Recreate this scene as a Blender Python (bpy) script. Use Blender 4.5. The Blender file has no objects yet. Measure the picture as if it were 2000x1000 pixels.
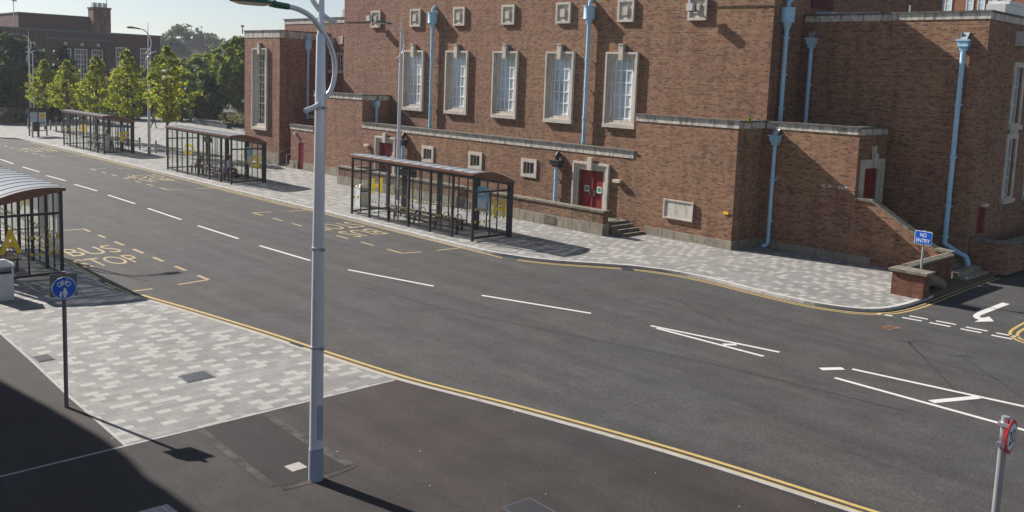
import bpy, math, random
import numpy as np
from mathutils import Vector, Matrix

SC = bpy.context.scene
COL = SC.collection
RAD = math.radians
random.seed(7)
RNG = np.random.default_rng(7)

# ------------------------------------------------------------------ camera
CAM_H = 7.0
PITCH, ROLL, YAW = .1230976, .0379825, -.8059384
_f = Vector((math.sin(YAW)*math.cos(PITCH), math.cos(YAW)*math.cos(PITCH), -math.sin(PITCH)))
_r = Vector((math.cos(YAW), -math.sin(YAW), 0))
_u = _r.cross(_f)
_r2 = math.cos(ROLL)*_r + math.sin(ROLL)*_u
_u2 = -math.sin(ROLL)*_r + math.cos(ROLL)*_u
cd = bpy.data.cameras.new('camera')
cam = bpy.data.objects.new('camera', cd)
COL.objects.link(cam)
cam.matrix_world = Matrix(((_r2.x, _u2.x, -_f.x, 0), (_r2.y, _u2.y, -_f.y, 0), (_r2.z, _u2.z, -_f.z, CAM_H), (0, 0, 0, 1)))
cd.sensor_width = 36
cd.lens = 1791.2/2000*36
cd.shift_y = -(500-373.8)/2000
cd.clip_start = .1
cd.clip_end = 6000
SC.camera = cam

# ------------------------------------------------------------------ light
SUN = Vector((-.815, -.192, .545)).normalized()       # towards the sun
SUN_EL = math.asin(SUN.z)
SUN_AZ = math.atan2(SUN.x, SUN.y)
w = bpy.data.worlds.new('World')
SC.world = w
w.use_nodes = True
nt = w.node_tree
sky = nt.nodes.new('ShaderNodeTexSky')
sky.sky_type = 'NISHITA'
sky.sun_disc = False
sky.sun_elevation = SUN_EL
sky.sun_rotation = SUN_AZ
sky.air_density = 1.0
sky.dust_density = .6
sky.ozone_density = 2.0
bg = nt.nodes['Background']
bg.inputs[1].default_value = .05
hs = nt.nodes.new('ShaderNodeHueSaturation')      # thin haze: the whole sky a little paler
hs.inputs['Saturation'].default_value = .62
tn = nt.nodes.new('ShaderNodeMix')
tn.data_type = 'RGBA'
tn.blend_type = 'MULTIPLY'
tn.inputs[0].default_value = 1
tn.inputs[7].default_value = (.93, 1, 1.1, 1)
nt.links.new(sky.outputs[0], hs.inputs['Color'])
nt.links.new(hs.outputs[0], tn.inputs[6])
nt.links.new(tn.outputs[2], bg.inputs[0])
sl = bpy.data.lights.new('sun', 'SUN')
sl.energy = 5.0
sl.angle = RAD(.55)
sl.color = (1, .945, .875)
so = bpy.data.objects.new('sun', sl)
COL.objects.link(so)
so.rotation_euler = SUN.to_track_quat('Z', 'Y').to_euler()
so.location = (-40, -10, 40)
SC.view_settings.view_transform = 'Standard'
SC.view_settings.look = 'None'
SC.view_settings.gamma = 1
SC.view_settings.exposure = .82
SC.cycles.transparent_max_bounces = 24
SC.cycles.max_bounces = 8

# ------------------------------------------------------------------ materials
MATS = {}


class N:
    """small node-tree helper"""
    def __init__(s, name, rough=.7, metal=0., spec=.4):
        s.m = bpy.data.materials.new(name)
        s.m.use_nodes = True
        s.t = s.m.node_tree
        s.b = s.t.nodes['Principled BSDF']
        s.b.inputs['Roughness'].default_value = rough
        s.b.inputs['Metallic'].default_value = metal
        s.b.inputs['Specular IOR Level'].default_value = spec
        MATS[name] = s.m

    def n(s, typ, **kw):
        x = s.t.nodes.new('ShaderNode'+typ)
        for k, v in kw.items():
            setattr(x, k, v)
        return x

    def l(s, a, b):
        s.t.links.new(a, b)

    def math(s, op, a, b=None, c=None):
        x = s.n('Math', operation=op)
        for i, q in enumerate((a, b, c)):
            if q is None:
                continue
            if isinstance(q, (int, float)):
                x.inputs[i].default_value = q
            else:
                s.l(q, x.inputs[i])
        return x.outputs[0]

    def pos(s):
        return s.n('NewGeometry').outputs['Position']

    def sep(s, v):
        x = s.n('SeparateXYZ')
        s.l(v, x.inputs[0])
        return x.outputs

    def comb(s, a, b, c=0.):
        x = s.n('CombineXYZ')
        for i, q in enumerate((a, b, c)):
            if isinstance(q, (int, float)):
                x.inputs[i].default_value = q
            else:
                s.l(q, x.inputs[i])
        return x.outputs[0]

    def noise(s, vec, scale, detail=3, rough=.55):
        x = s.n('TexNoise')
        x.inputs['Scale'].default_value = scale
        x.inputs['Detail'].default_value = detail
        x.inputs['Roughness'].default_value = rough
        if vec is not None:
            s.l(vec, x.inputs['Vector'])
        return x.outputs['Fac']

    def ramp(s, fac, stops, interp='LINEAR'):
        x = s.n('ValToRGB')
        x.color_ramp.interpolation = interp
        e = x.color_ramp.elements
        while len(e) < len(stops):
            e.new(.5)
        for i, (p, c) in enumerate(stops):
            e[i].position = p
            e[i].color = (c[0], c[1], c[2], 1)
        s.l(fac, x.inputs[0])
        return x.outputs[0]

    def mix(s, fac, a, b, mode='MIX'):
        x = s.n('Mix', data_type='RGBA', blend_type=mode)
        if isinstance(fac, (int, float)):
            x.inputs[0].default_value = fac
        else:
            s.l(fac, x.inputs[0])
        for i, q in ((6, a), (7, b)):
            if isinstance(q, tuple):
                x.inputs[i].default_value = (q[0], q[1], q[2], 1)
            else:
                s.l(q, x.inputs[i])
        return x.outputs[2]

    def col(s, c):
        if isinstance(c, tuple):
            s.b.inputs['Base Color'].default_value = (c[0], c[1], c[2], 1)
        else:
            s.l(c, s.b.inputs['Base Color'])

    def bump(s, h, strength=.3, dist=.01):
        x = s.n('Bump')
        x.inputs['Strength'].default_value = strength
        x.inputs['Distance'].default_value = dist
        s.l(h, x.inputs['Height'])
        s.l(x.outputs[0], s.b.inputs['Normal'])


def grey(v):
    return (v, v, v)


def plain(name, c, rough=.6, metal=0., spec=.4, var=.12, scale=3.):
    """painted or plain surface with slight mottling"""
    k = N(name, rough, metal, spec)
    f = k.noise(k.pos(), scale, 4)
    k.col(k.mix(1., k.ramp(f, [(.25, grey(1-var)), (.75, grey(1+var*.4))]), c, 'MULTIPLY'))
    return k.m


def brick_mat(name, stops, mortar, dirt=.30):
    k = N(name, .9, 0, .2)
    g = k.n('NewGeometry')
    P = k.sep(g.outputs['Position'])
    Nn = k.sep(g.outputs['True Normal'])
    sel = k.math('GREATER_THAN', k.math('ABSOLUTE', Nn[0]), .5)
    u = k.math('ADD', k.math('MULTIPLY', P[1], sel), k.math('MULTIPLY', P[0], k.math('SUBTRACT', 1., sel)))
    v = k.math('DIVIDE', P[2], .075)
    row = k.math('FLOOR', v)
    header = k.math('LESS_THAN', k.math('FLOORED_MODULO', row, 4.), .5)      # every fourth course is headers
    ub = k.math('ADD', k.math('MULTIPLY', k.math('DIVIDE', u, .225), k.math('ADD', header, 1.)), k.math('MULTIPLY', k.math('FLOORED_MODULO', row, 2.), .5))
    colm = k.math('FLOOR', ub)
    fx = k.math('FRACT', ub)
    fy = k.math('FRACT', v)
    wn = k.n('TexWhiteNoise', noise_dimensions='3D')
    k.l(k.comb(colm, row, sel), wn.inputs['Vector'])
    c = k.ramp(wn.outputs['Value'], stops, 'CONSTANT')
    mo = k.math('MAXIMUM', k.math('LESS_THAN', fx, .06), k.math('LESS_THAN', fy, .19))
    wr = k.n('TexWhiteNoise', noise_dimensions='2D')
    patch = k.math('FLOOR', k.math('ADD', k.math('DIVIDE', u, 2.7), k.math('MULTIPLY', row, .37)))
    k.l(k.comb(row, patch), wr.inputs['Vector'])
    c = k.mix(1., c, k.ramp(wr.outputs['Value'], [(0, grey(.84)), (1, grey(1.12))]), 'MULTIPLY')
    c = k.mix(mo, c, mortar)
    pos = g.outputs['Position']
    big = k.noise(pos, .22, 4, .6)
    c = k.mix(1., c, k.ramp(big, [(.3, (.92, .82, .84)), (.5, (1., .96, .95)), (.72, (1.06, 1.07, .96))]), 'MULTIPLY')
    # redder bricks towards the left end, browner ones towards the right
    lr = k.math('ADD', P[0], k.math('MULTIPLY', big, 14.))
    c = k.mix(1., c, k.ramp(k.math('DIVIDE', k.math('ADD', lr, 62.), 44.), [(.25, (1.0, .94, .97)), (.75, (1.0, 1.01, .92))]), 'MULTIPLY')
    # rain streaks with a shape of their own
    sv = k.n('Mapping')
    sv.inputs['Scale'].default_value = (1.6, 1.6, .22)
    k.l(pos, sv.inputs['Vector'])
    st = k.noise(sv.outputs[0], 1.3, 5, .65)
    c = k.mix(1., c, k.ramp(st, [(.3, grey(1-dirt)), (.52, grey(1.))]), 'MULTIPLY')
    k.col(c)
    k.bump(k.math('SUBTRACT', 1., mo), .35, .008)
    return k.m


BR = [(0, (0.257, 0.140, 0.092)), (.16, (0.287, 0.160, 0.103)), (.34, (0.229, 0.120, 0.083)), (.48, (0.270, 0.140, 0.090)), (.60, (0.191, 0.082, 0.063)),
      (.70, (0.303, 0.181, 0.117)), (.80, (0.140, 0.069, 0.057)), (.89, (0.101, 0.056, 0.050)), (.94, (0.245, 0.092, 0.065))]
brick_mat('hall brick', BR, (.28, .202, .155))
brick_mat('town hall brick', [(0, (.135, .075, .066)), (.5, (.11, .062, .057)), (.8, (.085, .05, .05))], (.13, .09, .08))
brick_mat('pier brick', [(0, (.15, .055, .04)), (.45, (.19, .07, .05)), (.75, (.11, .045, .036)), (.9, (.24, .10, .07))], (.20, .13, .10), .4)
brick_mat('old wall brick', [(0, (.20, .11, .075)), (.4, (.25, .14, .095)), (.65, (.14, .08, .06)), (.85, (.09, .06, .05))], (.25, .19, .15), .55)
brick_mat('office brick', [(0, (.30, .10, .07)), (.5, (.26, .09, .065)), (.8, (.34, .13, .09))], (.33, .2, .16), .1)


def stone_mat(name, c, stain=(.10, .095, .085), lo=.36, hi=.56, joint=1.2):
    k = N(name, .85, 0, .25)
    g = k.n('NewGeometry')
    pos = g.outputs['Position']
    f = k.noise(pos, 2.2, 6, .65)
    mp = k.n('Mapping')
    mp.inputs['Scale'].default_value = (2.5, 2.5, .7)
    k.l(pos, mp.inputs['Vector'])
    f2 = k.noise(mp.outputs[0], 2.0, 5, .7)
    a = k.mix(k.ramp(f2, [(lo, grey(.8)), (hi, grey(0))]), c, stain)
    a = k.mix(1., a, k.ramp(f, [(.25, grey(.82)), (.75, grey(1.1))]), 'MULTIPLY')
    P = k.sep(pos)
    ux = k.math('ADD', P[0], P[1])
    jt = k.math('LESS_THAN', k.math('FRACT', k.math('DIVIDE', ux, joint)), .012)
    a = k.mix(k.math('MULTIPLY', jt, .45), a, stain)
    k.col(a)
    k.bump(f, .15, .01)
    return k.m


stone_mat('portland stone', (.56, .505, .435), (.25, .225, .2), .28, .48)
stone_mat('fascia stone', (.58, .54, .47), (.12, .112, .10), .38, .54)
stone_mat('coping slab', (.16, .145, .125), (.06, .056, .052), .38, .6)
stone_mat('plinth concrete', (.31, .275, .215), (.14, .125, .1), .36, .56, 1.5)
stone_mat('mossy coping', (.24, .215, .17), (.09, .085, .07), .38, .6)
stone_mat('kerb granite', (.50, .485, .46), (.2, .195, .19), .3, .48, .92)
stone_mat('near kerb stone', (.36, .355, .345), (.2, .195, .19), .3, .48, .92)
stone_mat('notice board plaster', (.58, .54, .47), (.3, .27, .23), .3, .5, 50)


def asphalt(name, c, speck=.0, patch=.16, warm=(1.08, .98, .92)):
    k = N(name, .88, 0, .3)
    pos = k.pos()
    g = k.noise(pos, 26, 4, .85)
    m = k.noise(pos, .9, 7, .68)
    L = k.noise(pos, .16, 4, .55)
    a = k.mix(1., c, k.ramp(g, [(.32, grey(.45)), (.5, grey(1.)), (.68, grey(1.75))]), 'MULTIPLY')
    a = k.mix(1., a, k.ramp(m, [(.3, grey(1-patch)), (.7, grey(1+patch))]), 'MULTIPLY')
    a = k.mix(1., a, k.ramp(L, [(.35, (1, 1, 1)), (.65, warm)]), 'MULTIPLY')
    # tyre-polished bands running along the road
    mp = k.n('Mapping')
    mp.inputs['Scale'].default_value = (.05, .9, 1)
    k.l(pos, mp.inputs['Vector'])
    tr = k.noise(mp.outputs[0], 1.5, 5, .65)
    a = k.mix(1., a, k.ramp(tr, [(.32, grey(.80)), (.5, grey(1.0)), (.72, grey(1.18))]), 'MULTIPLY')
    if speck:
        vo = k.n('TexVoronoi')
        vo.inputs['Scale'].default_value = 1.9
        k.l(pos, vo.inputs['Vector'])
        wn = k.math('LESS_THAN', vo.outputs['Distance'], speck)
        a = k.mix(k.math('MULTIPLY', wn, .9), a, (.6, .57, .53))
    k.col(a)
    k.bump(g, .4, .006)
    return k.m


asphalt('road asphalt', (.0535, .0522, .0525), 0, .2, (1.05, 1.0, .95))
asphalt('footway tarmac', (.036, .032, .0312), .026, .26, (1.1, .97, .9))
asphalt('patch tarmac', (.0215, .0195, .0198), .015, .2)


def paving():
    k = N('paving blocks', .8, 0, .3)
    pos = k.pos()
    P = k.sep(pos)
    r = k.math('DIVIDE', P[0], .21)
    row = k.math('FLOOR', r)
    w0 = k.n('TexWhiteNoise', noise_dimensions='1D')
    k.l(row, w0.inputs['W'])
    ub = k.math('ADD', k.math('DIVIDE', P[1], .31), k.math('MULTIPLY', k.math('FLOORED_MODULO', row, 2.), .5))
    cl = k.math('FLOOR', ub)
    wn = k.n('TexWhiteNoise', noise_dimensions='2D')
    k.l(k.comb(row, cl), wn.inputs['Vector'])
    c = k.ramp(wn.outputs['Value'], [(0, (.20, .197, .192)), (.34, (.224, .22, .213)), (.68, (.246, .241, .232)), (.95, (.25, .238, .222))], 'CONSTANT')
    # pale blocks: mostly every third block of a course, a few strays
    w2 = k.n('TexWhiteNoise', noise_dimensions='2D')
    k.l(k.comb(cl, row), w2.inputs['Vector'])
    third = k.math('LESS_THAN', k.math('FLOORED_MODULO', k.math('ADD', cl, k.math('FLOOR', k.math('DIVIDE', k.math('FLOORED_MODULO', k.math('MULTIPLY', row, 4.), 9.), 3.))), 3.), .5)
    pale = k.math('LESS_THAN', w2.outputs['Value'], k.math('ADD', k.math('MULTIPLY', third, .60), .045))
    c = k.mix(pale, c, (.345, .335, .318))
    j = k.math('MAXIMUM', k.math('LESS_THAN', k.math('FRACT', r), .05), k.math('LESS_THAN', k.math('FRACT', ub), .022))
    c = k.mix(k.math('MULTIPLY', j, .7), c, (.10, .095, .09))
    f = k.noise(pos, 18, 4, .7)
    c = k.mix(1., c, k.ramp(f, [(.3, grey(.88)), (.7, grey(1.1))]), 'MULTIPLY')
    L = k.noise(pos, .45, 5, .6)
    c = k.mix(1., c, k.ramp(L, [(.3, (.86, .84, .82)), (.65, (1.05, 1.04, 1.03))]), 'MULTIPLY')
    k.col(c)
    k.bump(k.math('SUBTRACT', 1., j), .2, .005)


paving()


def paint_mat(name, c, wear=.5):
    k = N(name, .7, 0, .3)
    f = k.noise(k.pos(), 9, 6, .75)
    g = k.noise(k.pos(), 45, 2, .7)
    a = k.mix(k.ramp(f, [(.30, grey(wear)), (.47, grey(.04))]), c, (.10, .095, .085))
    a = k.mix(1., a, k.ramp(g, [(.3, grey(.8)), (.6, grey(1.03))]), 'MULTIPLY')
    k.col(a)


paint_mat('white road paint', (.62, .61, .58), .4)
paint_mat('yellow road paint', (.50, .355, .125), .4)
paint_mat('faded yellow paint', (.40, .30, .15), .7)
plain('lamp post paint', (.66, .665, .69), .28, .25, .5, .06, 2)
plain('lamp sleeve paint', (.30, .34, .42), .5, .1)
plain('green enamel', (.02, .12, .075), .25)
k_ = N('lamp lens', .25)
k_.col((.75, .6, .38))
plain('blue pipe paint', (.37, .60, .77), .42, 0, .5, .16, 5)
plain('dark iron', (.035, .033, .036), .6)
plain('red door paint', (.27, .026, .03), .5, 0, .35, .4, 2.2)
plain('red louvre', (.17, .02, .022), .6)
plain('shelter steel', (.035, .032, .040), .42, .2, .5, .1)
plain('roof metal', (.60, .64, .70), .5, .1, .5, .1, 1)
plain('timber soffit', (.20, .078, .042), .5, 0, .4, .35, 4)
plain('bench timber', (.15, .095, .07), .7, 0, .3, .3, 9)
plain('sign yellow', (.72, .50, .02), .5, 0, .4, .02)
plain('sign blue', (.005, .10, .52), .35)
plain('sign white', (.78, .78, .78), .4)
plain('sign red', (.50, .02, .03), .35)
plain('sign black', (.02, .02, .02), .4)
plain('sign back grey', (.14, .15, .155), .5, .3)
plain('galvanised steel', (.43, .45, .47), .42, .6, .5, .15, 8)
plain('post brown', (.16, .13, .14), .5, .2)
plain('bin paint', (.56, .57, .575), .45)
plain('white frame paint', (.82, .82, .80), .45)
plain('cream plastic', (.60, .53, .40), .5)
plain('floodlight grey', (.55, .55, .55), .3)
plain('poster blue', (.16, .36, .52), .4)
plain('poster pale', (.48, .55, .60), .4)
plain('green safety sign', (.02, .30, .22), .5)
plain('bollard wood', (.30, .275, .25), .7)
plain('iron cover', (.10, .11, .125), .5, .5, .5, .3, 20)
plain('pale cover', (.36, .34, .31), .7, 0, .3, .3, 14)
plain('slate planter', (.06, .068, .08), .8)
plain('roof felt', (.10, .098, .095), .9)
plain('boulder', (.23, .19, .14), .95, 0, .2, .35, 6)
plain('skin', (.38, .22, .15), .55)
plain('dark hair', (.018, .014, .012), .5)
plain('white cloth', (.62, .60, .64), .85)
plain('grey cloth', (.17, .17, .18), .9)
plain('navy cloth', (.03, .035, .05), .9)
plain('pink cloth', (.30, .16, .26), .9)
plain('blue cloth', (.02, .05, .22), .9)
plain('black leather', (.012, .012, .014), .4)
plain('bark', (.11, .085, .065), .95, 0, .1, .35, 8)
plain('grass', (.07, .10, .03), .95, 0, .1, .4, .5)
plain('earth', (.10, .085, .06), .95)
plain('slate roof', (.09, .075, .07), .85)
plain('pale render', (.5, .48, .45), .85)
plain('solar white', (.62, .62, .6), .4)
plain('town hall coping', (.11, .125, .13), .7)
plain('tar line', (.028, .027, .027), .75)


def glass_window(name, c, rough=.08):
    k = N(name, rough, 0, .7)
    mp = k.n('Mapping')
    mp.inputs['Scale'].default_value = (3, 3, .5)
    k.l(k.pos(), mp.inputs['Vector'])
    f = k.noise(mp.outputs[0], 1.2, 3)
    f2 = k.noise(k.pos(), .55, 2)
    c2 = k.mix(1., c, k.ramp(f, [(.3, grey(.72)), (.7, grey(1.15))]), 'MULTIPLY')
    k.col(k.mix(1., c2, k.ramp(f2, [(.35, (.68, .74, .72)), (.65, grey(1.1))]), 'MULTIPLY'))


glass_window('blind glass', (.60, .70, .76), .2)
glass_window('dark glass', (.025, .028, .034))


def clear_glass():
    k = N('clear glass', .05)
    t = k.t
    tr = k.n('BsdfTransparent')
    tr.inputs[0].default_value = (.93, .955, .945, 1)
    gl = k.n('BsdfGlossy')
    gl.inputs['Roughness'].default_value = .03
    df = k.n('BsdfDiffuse')
    df.inputs[0].default_value = (.5, .52, .5, 1)
    lw = k.n('LayerWeight')
    lw.inputs['Blend'].default_value = .12
    f = k.math('MULTIPLY', lw.outputs['Fresnel'], .55)
    m1 = k.n('MixShader')
    m2 = k.n('MixShader')
    k.l(f, m1.inputs[0])
    k.l(tr.outputs[0], m1.inputs[1])
    k.l(gl.outputs[0], m1.inputs[2])
    dirt = k.ramp(k.noise(k.pos(), 2.5, 4), [(.4, grey(.01)), (.8, grey(.07))])
    k.l(dirt, m2.inputs[0])
    k.l(m1.outputs[0], m2.inputs[1])
    k.l(df.outputs[0], m2.inputs[2])
    k.l(m2.outputs[0], t.nodes['Material Output'].inputs[0])


clear_glass()


def roof_sheet():
    k = N('roof sheet', .3)
    k.col((.66, .71, .77))
    tr = k.n('BsdfTransparent')
    tr.inputs[0].default_value = (.78, .82, .85, 1)
    tl = k.n('BsdfTranslucent')
    tl.inputs[0].default_value = (.6, .64, .68, 1)
    m1, m2 = k.n('MixShader'), k.n('MixShader')
    m1.inputs[0].default_value = .4
    k.l(k.b.outputs[0], m1.inputs[1])
    k.l(tl.outputs[0], m1.inputs[2])
    m2.inputs[0].default_value = .20
    k.l(m1.outputs[0], m2.inputs[1])
    k.l(tr.outputs[0], m2.inputs[2])
    k.l(m2.outputs[0], k.t.nodes['Material Output'].inputs[0])


roof_sheet()


def yellow_vinyl():
    k = N('yellow vinyl', .5)
    k.col((.60, .42, .03))
    tl = k.n('BsdfTranslucent')
    tl.inputs[0].default_value = (.8, .58, .04, 1)
    m = k.n('MixShader')
    m.inputs[0].default_value = .16
    k.l(k.b.outputs[0], m.inputs[1])
    k.l(tl.outputs[0], m.inputs[2])
    k.l(m.outputs[0], k.t.nodes['Material Output'].inputs[0])


yellow_vinyl()


def leaf_mat(name, stops, trans=.35):
    k = N(name, .6, 0, .25)
    g = k.n('NewGeometry')
    c = k.ramp(g.outputs['Random Per Island'], stops)
    k.col(c)
    tl = k.n('BsdfTranslucent')
    cc = k.mix(1., c, (1.8, 1.7, .8), 'MULTIPLY')
    k.l(cc, tl.inputs[0])
    m = k.n('MixShader')
    m.inputs[0].default_value = trans
    k.l(k.b.outputs[0], m.inputs[1])
    k.l(tl.outputs[0], m.inputs[2])
    k.l(m.outputs[0], k.t.nodes['Material Output'].inputs[0])


leaf_mat('hornbeam leaf', [(0, (.075, .125, .025)), (.45, (.145, .20, .036)), (.78, (.25, .26, .045)), (1, (.37, .31, .06))], .58)
leaf_mat('dark leaf', [(0, (.02, .042, .016)), (.6, (.042, .078, .025)), (1, (.085, .125, .034))], .35)
leaf_mat('mid leaf', [(0, (.07, .11, .03)), (.5, (.11, .155, .04)), (1, (.18, .19, .05))], .5)
leaf_mat('blue conifer leaf', [(0, (.012, .03, .024)), (1, (.03, .055, .04))], .15)
leaf_mat('far leaf', [(0, (.045, .07, .05)), (.6, (.07, .095, .06)), (1, (.11, .12, .07))], .3)
leaf_mat('shrub leaf', [(0, (.06, .07, .04)), (.6, (.12, .12, .08)), (1, (.22, .19, .14))], .3)


# ------------------------------------------------------------------ mesh helpers
class MB:
    def __init__(s):
        s.v, s.f = [], []

    def add(s, vs, fs):
        b = len(s.v)
        s.v += [tuple(q) for q in vs]
        s.f += [tuple(b+i for i in f) for f in fs]
        return s

    def box(s, x0, x1, y0, y1, z0, z1):
        return s.add([(x0, y0, z0), (x1, y0, z0), (x1, y1, z0), (x0, y1, z0), (x0, y0, z1), (x1, y0, z1), (x1, y1, z1), (x0, y1, z1)],
                     [(0, 3, 2, 1), (4, 5, 6, 7), (0, 1, 5, 4), (1, 2, 6, 5), (2, 3, 7, 6), (3, 0, 4, 7)])

    def obox(s, c, u, v, w):
        """box from centre and three half-axis vectors"""
        c, u, v, w = map(Vector, (c, u, v, w))
        P = [c-u-v-w, c+u-v-w, c+u+v-w, c-u+v-w, c-u-v+w, c+u-v+w, c+u+v+w, c-u+v+w]
        return s.add(P, [(0, 3, 2, 1), (4, 5, 6, 7), (0, 1, 5, 4), (1, 2, 6, 5), (2, 3, 7, 6), (3, 0, 4, 7)])

    def bar(s, a, b, wd, th, up=(0, 0, 1)):
        a, b = Vector(a), Vector(b)
        d = (b-a)
        n = d.normalized()
        side = n.cross(Vector(up)).normalized()
        upv = side.cross(n)
        return s.obox((a+b)/2, d/2, side*wd/2, upv*th/2)

    def poly(s, pts):
        return s.add(pts, [tuple(range(len(pts)))])

    def prism(s, pts, z0, z1):
        n = len(pts)
        V = [(p[0], p[1], z0) for p in pts]+[(p[0], p[1], z1) for p in pts]
        F = [tuple(reversed(range(n))), tuple(range(n, 2*n))]+[(i, (i+1) % n, n+(i+1) % n, n+i) for i in range(n)]
        return s.add(V, F)

    def extr(s, pts, vec):
        """extrude a 3-D polygon along vec"""
        n = len(pts)
        vec = Vector(vec)
        V = [Vector(p) for p in pts]
        V = V+[p+vec for p in V]
        F = [tuple(reversed(range(n))), tuple(range(n, 2*n))]+[(i, (i+1) % n, n+(i+1) % n, n+i) for i in range(n)]
        return s.add(V, F)

    def tube(s, path, r, n=10, caps=True):
        path = [Vector(p) for p in path]
        rs = r if isinstance(r, (list, tuple)) else [r]*len(path)
        V = []
        ref = None
        for i, p in enumerate(path):
            a = path[max(0, i-1)]
            b = path[min(len(path)-1, i+1)]
            t = (b-a).normalized()
            if ref is None:
                ref = Vector((1, 0, 0)) if abs(t.x) < .8 else Vector((0, 1, 0))
            ref = (ref - t*ref.dot(t)).normalized()
            q = t.cross(ref)
            for k in range(n):
                an = 2*math.pi*k/n
                V.append(p+(ref*math.cos(an)+q*math.sin(an))*rs[i])
        F = []
        for i in range(len(path)-1):
            for k in range(n):
                F.append((i*n+k, i*n+(k+1) % n, (i+1)*n+(k+1) % n, (i+1)*n+k))
        if caps:
            F.append(tuple(reversed(range(n))))
            F.append(tuple((len(path)-1)*n+k for k in range(n)))
        return s.add(V, F)

    def ribbon(s, pts, off, wd, z):
        """flat strip along a 2-D polyline, offset to its left"""
        P = [Vector((p[0], p[1])) for p in pts]
        L = []
        for i in range(len(P)):
            d = (P[min(i+1, len(P)-1)]-P[max(0, i-1)]).normalized()
            nn = Vector((-d.y, d.x))
            L.append((P[i]+nn*(off-wd/2), P[i]+nn*(off+wd/2)))
        V, F = [], []
        for a, b in L:
            V += [(a.x, a.y, z), (b.x, b.y, z)]
        for i in range(len(L)-1):
            F.append((2*i, 2*i+2, 2*i+3, 2*i+1))
        return s.add(V, F)

    def build(s, name, mat, parent=None, smooth=False, origin=None):
        me = bpy.data.meshes.new(name)
        o = bpy.data.objects.new(name, me)
        root = parent
        while root is not None and root.parent is not None:
            root = root.parent
        if root is not None:
            ox = root.location
        elif origin is not None:
            ox = Vector(origin)
        else:
            a = np.array(s.v)
            ox = Vector(((a[:, 0].min()+a[:, 0].max())/2, (a[:, 1].min()+a[:, 1].max())/2, a[:, 2].min()))
        me.from_pydata([(q[0]-ox[0], q[1]-ox[1], q[2]-ox[2]) for q in s.v], [], s.f)
        me.update()
        if smooth:
            me.polygons.foreach_set('use_smooth', [True]*len(me.polygons))
            me.set_sharp_from_angle(angle=RAD(40))
        me.materials.append(MATS[mat] if isinstance(mat, str) else mat)
        COL.objects.link(o)
        if parent is not None:
            o.parent = parent
        else:
            o.location = ox
        return o


def tag(o, label=None, cat=None, group=None, kind=None):
    if label:
        o['label'] = label
    if cat:
        o['category'] = cat
    if group:
        o['group'] = group
    if kind:
        o['kind'] = kind
    return o


def thing(name, loc, label, cat, group=None):
    o = bpy.data.objects.new(name, None)
    o.empty_display_size = .3
    COL.objects.link(o)
    o.location = loc
    return tag(o, label, cat, group)


def copy_tree(o, parent=None):
    c = o.copy()
    COL.objects.link(c)
    if parent is not None:
        c.parent = parent
    for ch in list(o.children):
        copy_tree(ch, c)
    return c


def structure(name, mb, mat):
    return tag(mb.build(name, mat), kind='structure')


def smooth_line(pts, n=6):
    """Catmull-Rom through 2-D/3-D points"""
    P = [Vector(p) for p in pts]
    out = []
    for i in range(len(P)-1):
        p0, p1, p2, p3 = P[max(0, i-1)], P[i], P[i+1], P[min(len(P)-1, i+2)]
        for k in range(n):
            t = k/n
            out.append(.5*((2*p1)+(p2-p0)*t+(2*p0-5*p1+4*p2-p3)*t*t+(3*p1-p0-3*p2+p3)*t**3))
    out.append(P[-1])
    return out


def text_shape(s, offset=0., res=6):
    """flat letter outline as verts (u, v) scaled to unit box plus faces"""
    cu = bpy.data.curves.new('lettering', 'FONT')
    cu.body = s
    cu.size = 1
    cu.offset = offset
    cu.resolution_u = res
    ob = bpy.data.objects.new('lettering', cu)
    COL.objects.link(ob)
    dg = bpy.context.evaluated_depsgraph_get()
    me = bpy.data.meshes.new_from_object(ob.evaluated_get(dg))
    V = np.array([v.co[:2] for v in me.vertices])
    F = [tuple(p.vertices) for p in me.polygons]
    bpy.data.objects.remove(ob)
    bpy.data.curves.remove(cu)
    bpy.data.meshes.remove(me)
    mn, mx = V.min(0), V.max(0)
    return (V-mn)/(mx-mn), F


def text_on(mb, s, origin, u, v, offset=0.):
    """letters spanning the parallelogram origin, origin+u, origin+v"""
    V, F = text_shape(s, offset)
    o, u, v = Vector(origin), Vector(u), Vector(v)
    return mb.add([o+u*float(a)+v*float(b) for a, b in V], F)


# ------------------------------------------------------------------ ground, roads, pavements
RZ = -.10
k7 = (CAM_H-RZ)/CAM_H          # the road lies 0.1 m below the pavement


def rd(p):
    return (p[0]*k7, p[1]*k7)


structure('ground', MB().prism([(-700, -700), (700, -700), (700, 700), (-700, 700)], -.8, -.2), 'earth')
structure('road', MB().prism([(-200, 2), (120, 2), (120, 75), (-200, 75)], -.5, RZ), 'road asphalt')

FAR = smooth_line([rd(p) for p in [(-125, 21.6), (-104, 22.4), (-94, 22.9), (-89.7, 23.2), (-88.2, 24.2), (-85, 24.44), (-74, 24.48), (-60, 24.42), (-48, 24.36), (-36, 24.42), (-28, 24.3), (-25.6, 24.55), (-23.9, 25.25), (-22.4, 26.4), (-21.2, 27.2), (-19.7, 27.66), (-18.1, 27.72), (-15.9, 27.5), (-14.2, 27.5), (-13.0, 27.95), (-12.45, 28.7), (-12.26, 29.8), (-12.24, 31.1), (-12.33, 33.5), (-12.4, 38), (-12.4, 66)]], 4)
NEAR = smooth_line([(-130, 9.6), (-60, 10.5), (-34, 10.62), (-29.6, 10.47), (-27.8, 10.62), (-25.5, 11.05), (-21.87, 11.66), (-19.7, 11.95), (-16.6, 12.42), (-13.55, 13.2), (-10, 13.97), (-6.5, 14.45), (0, 15.2), (30, 17.5)], 4)

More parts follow.
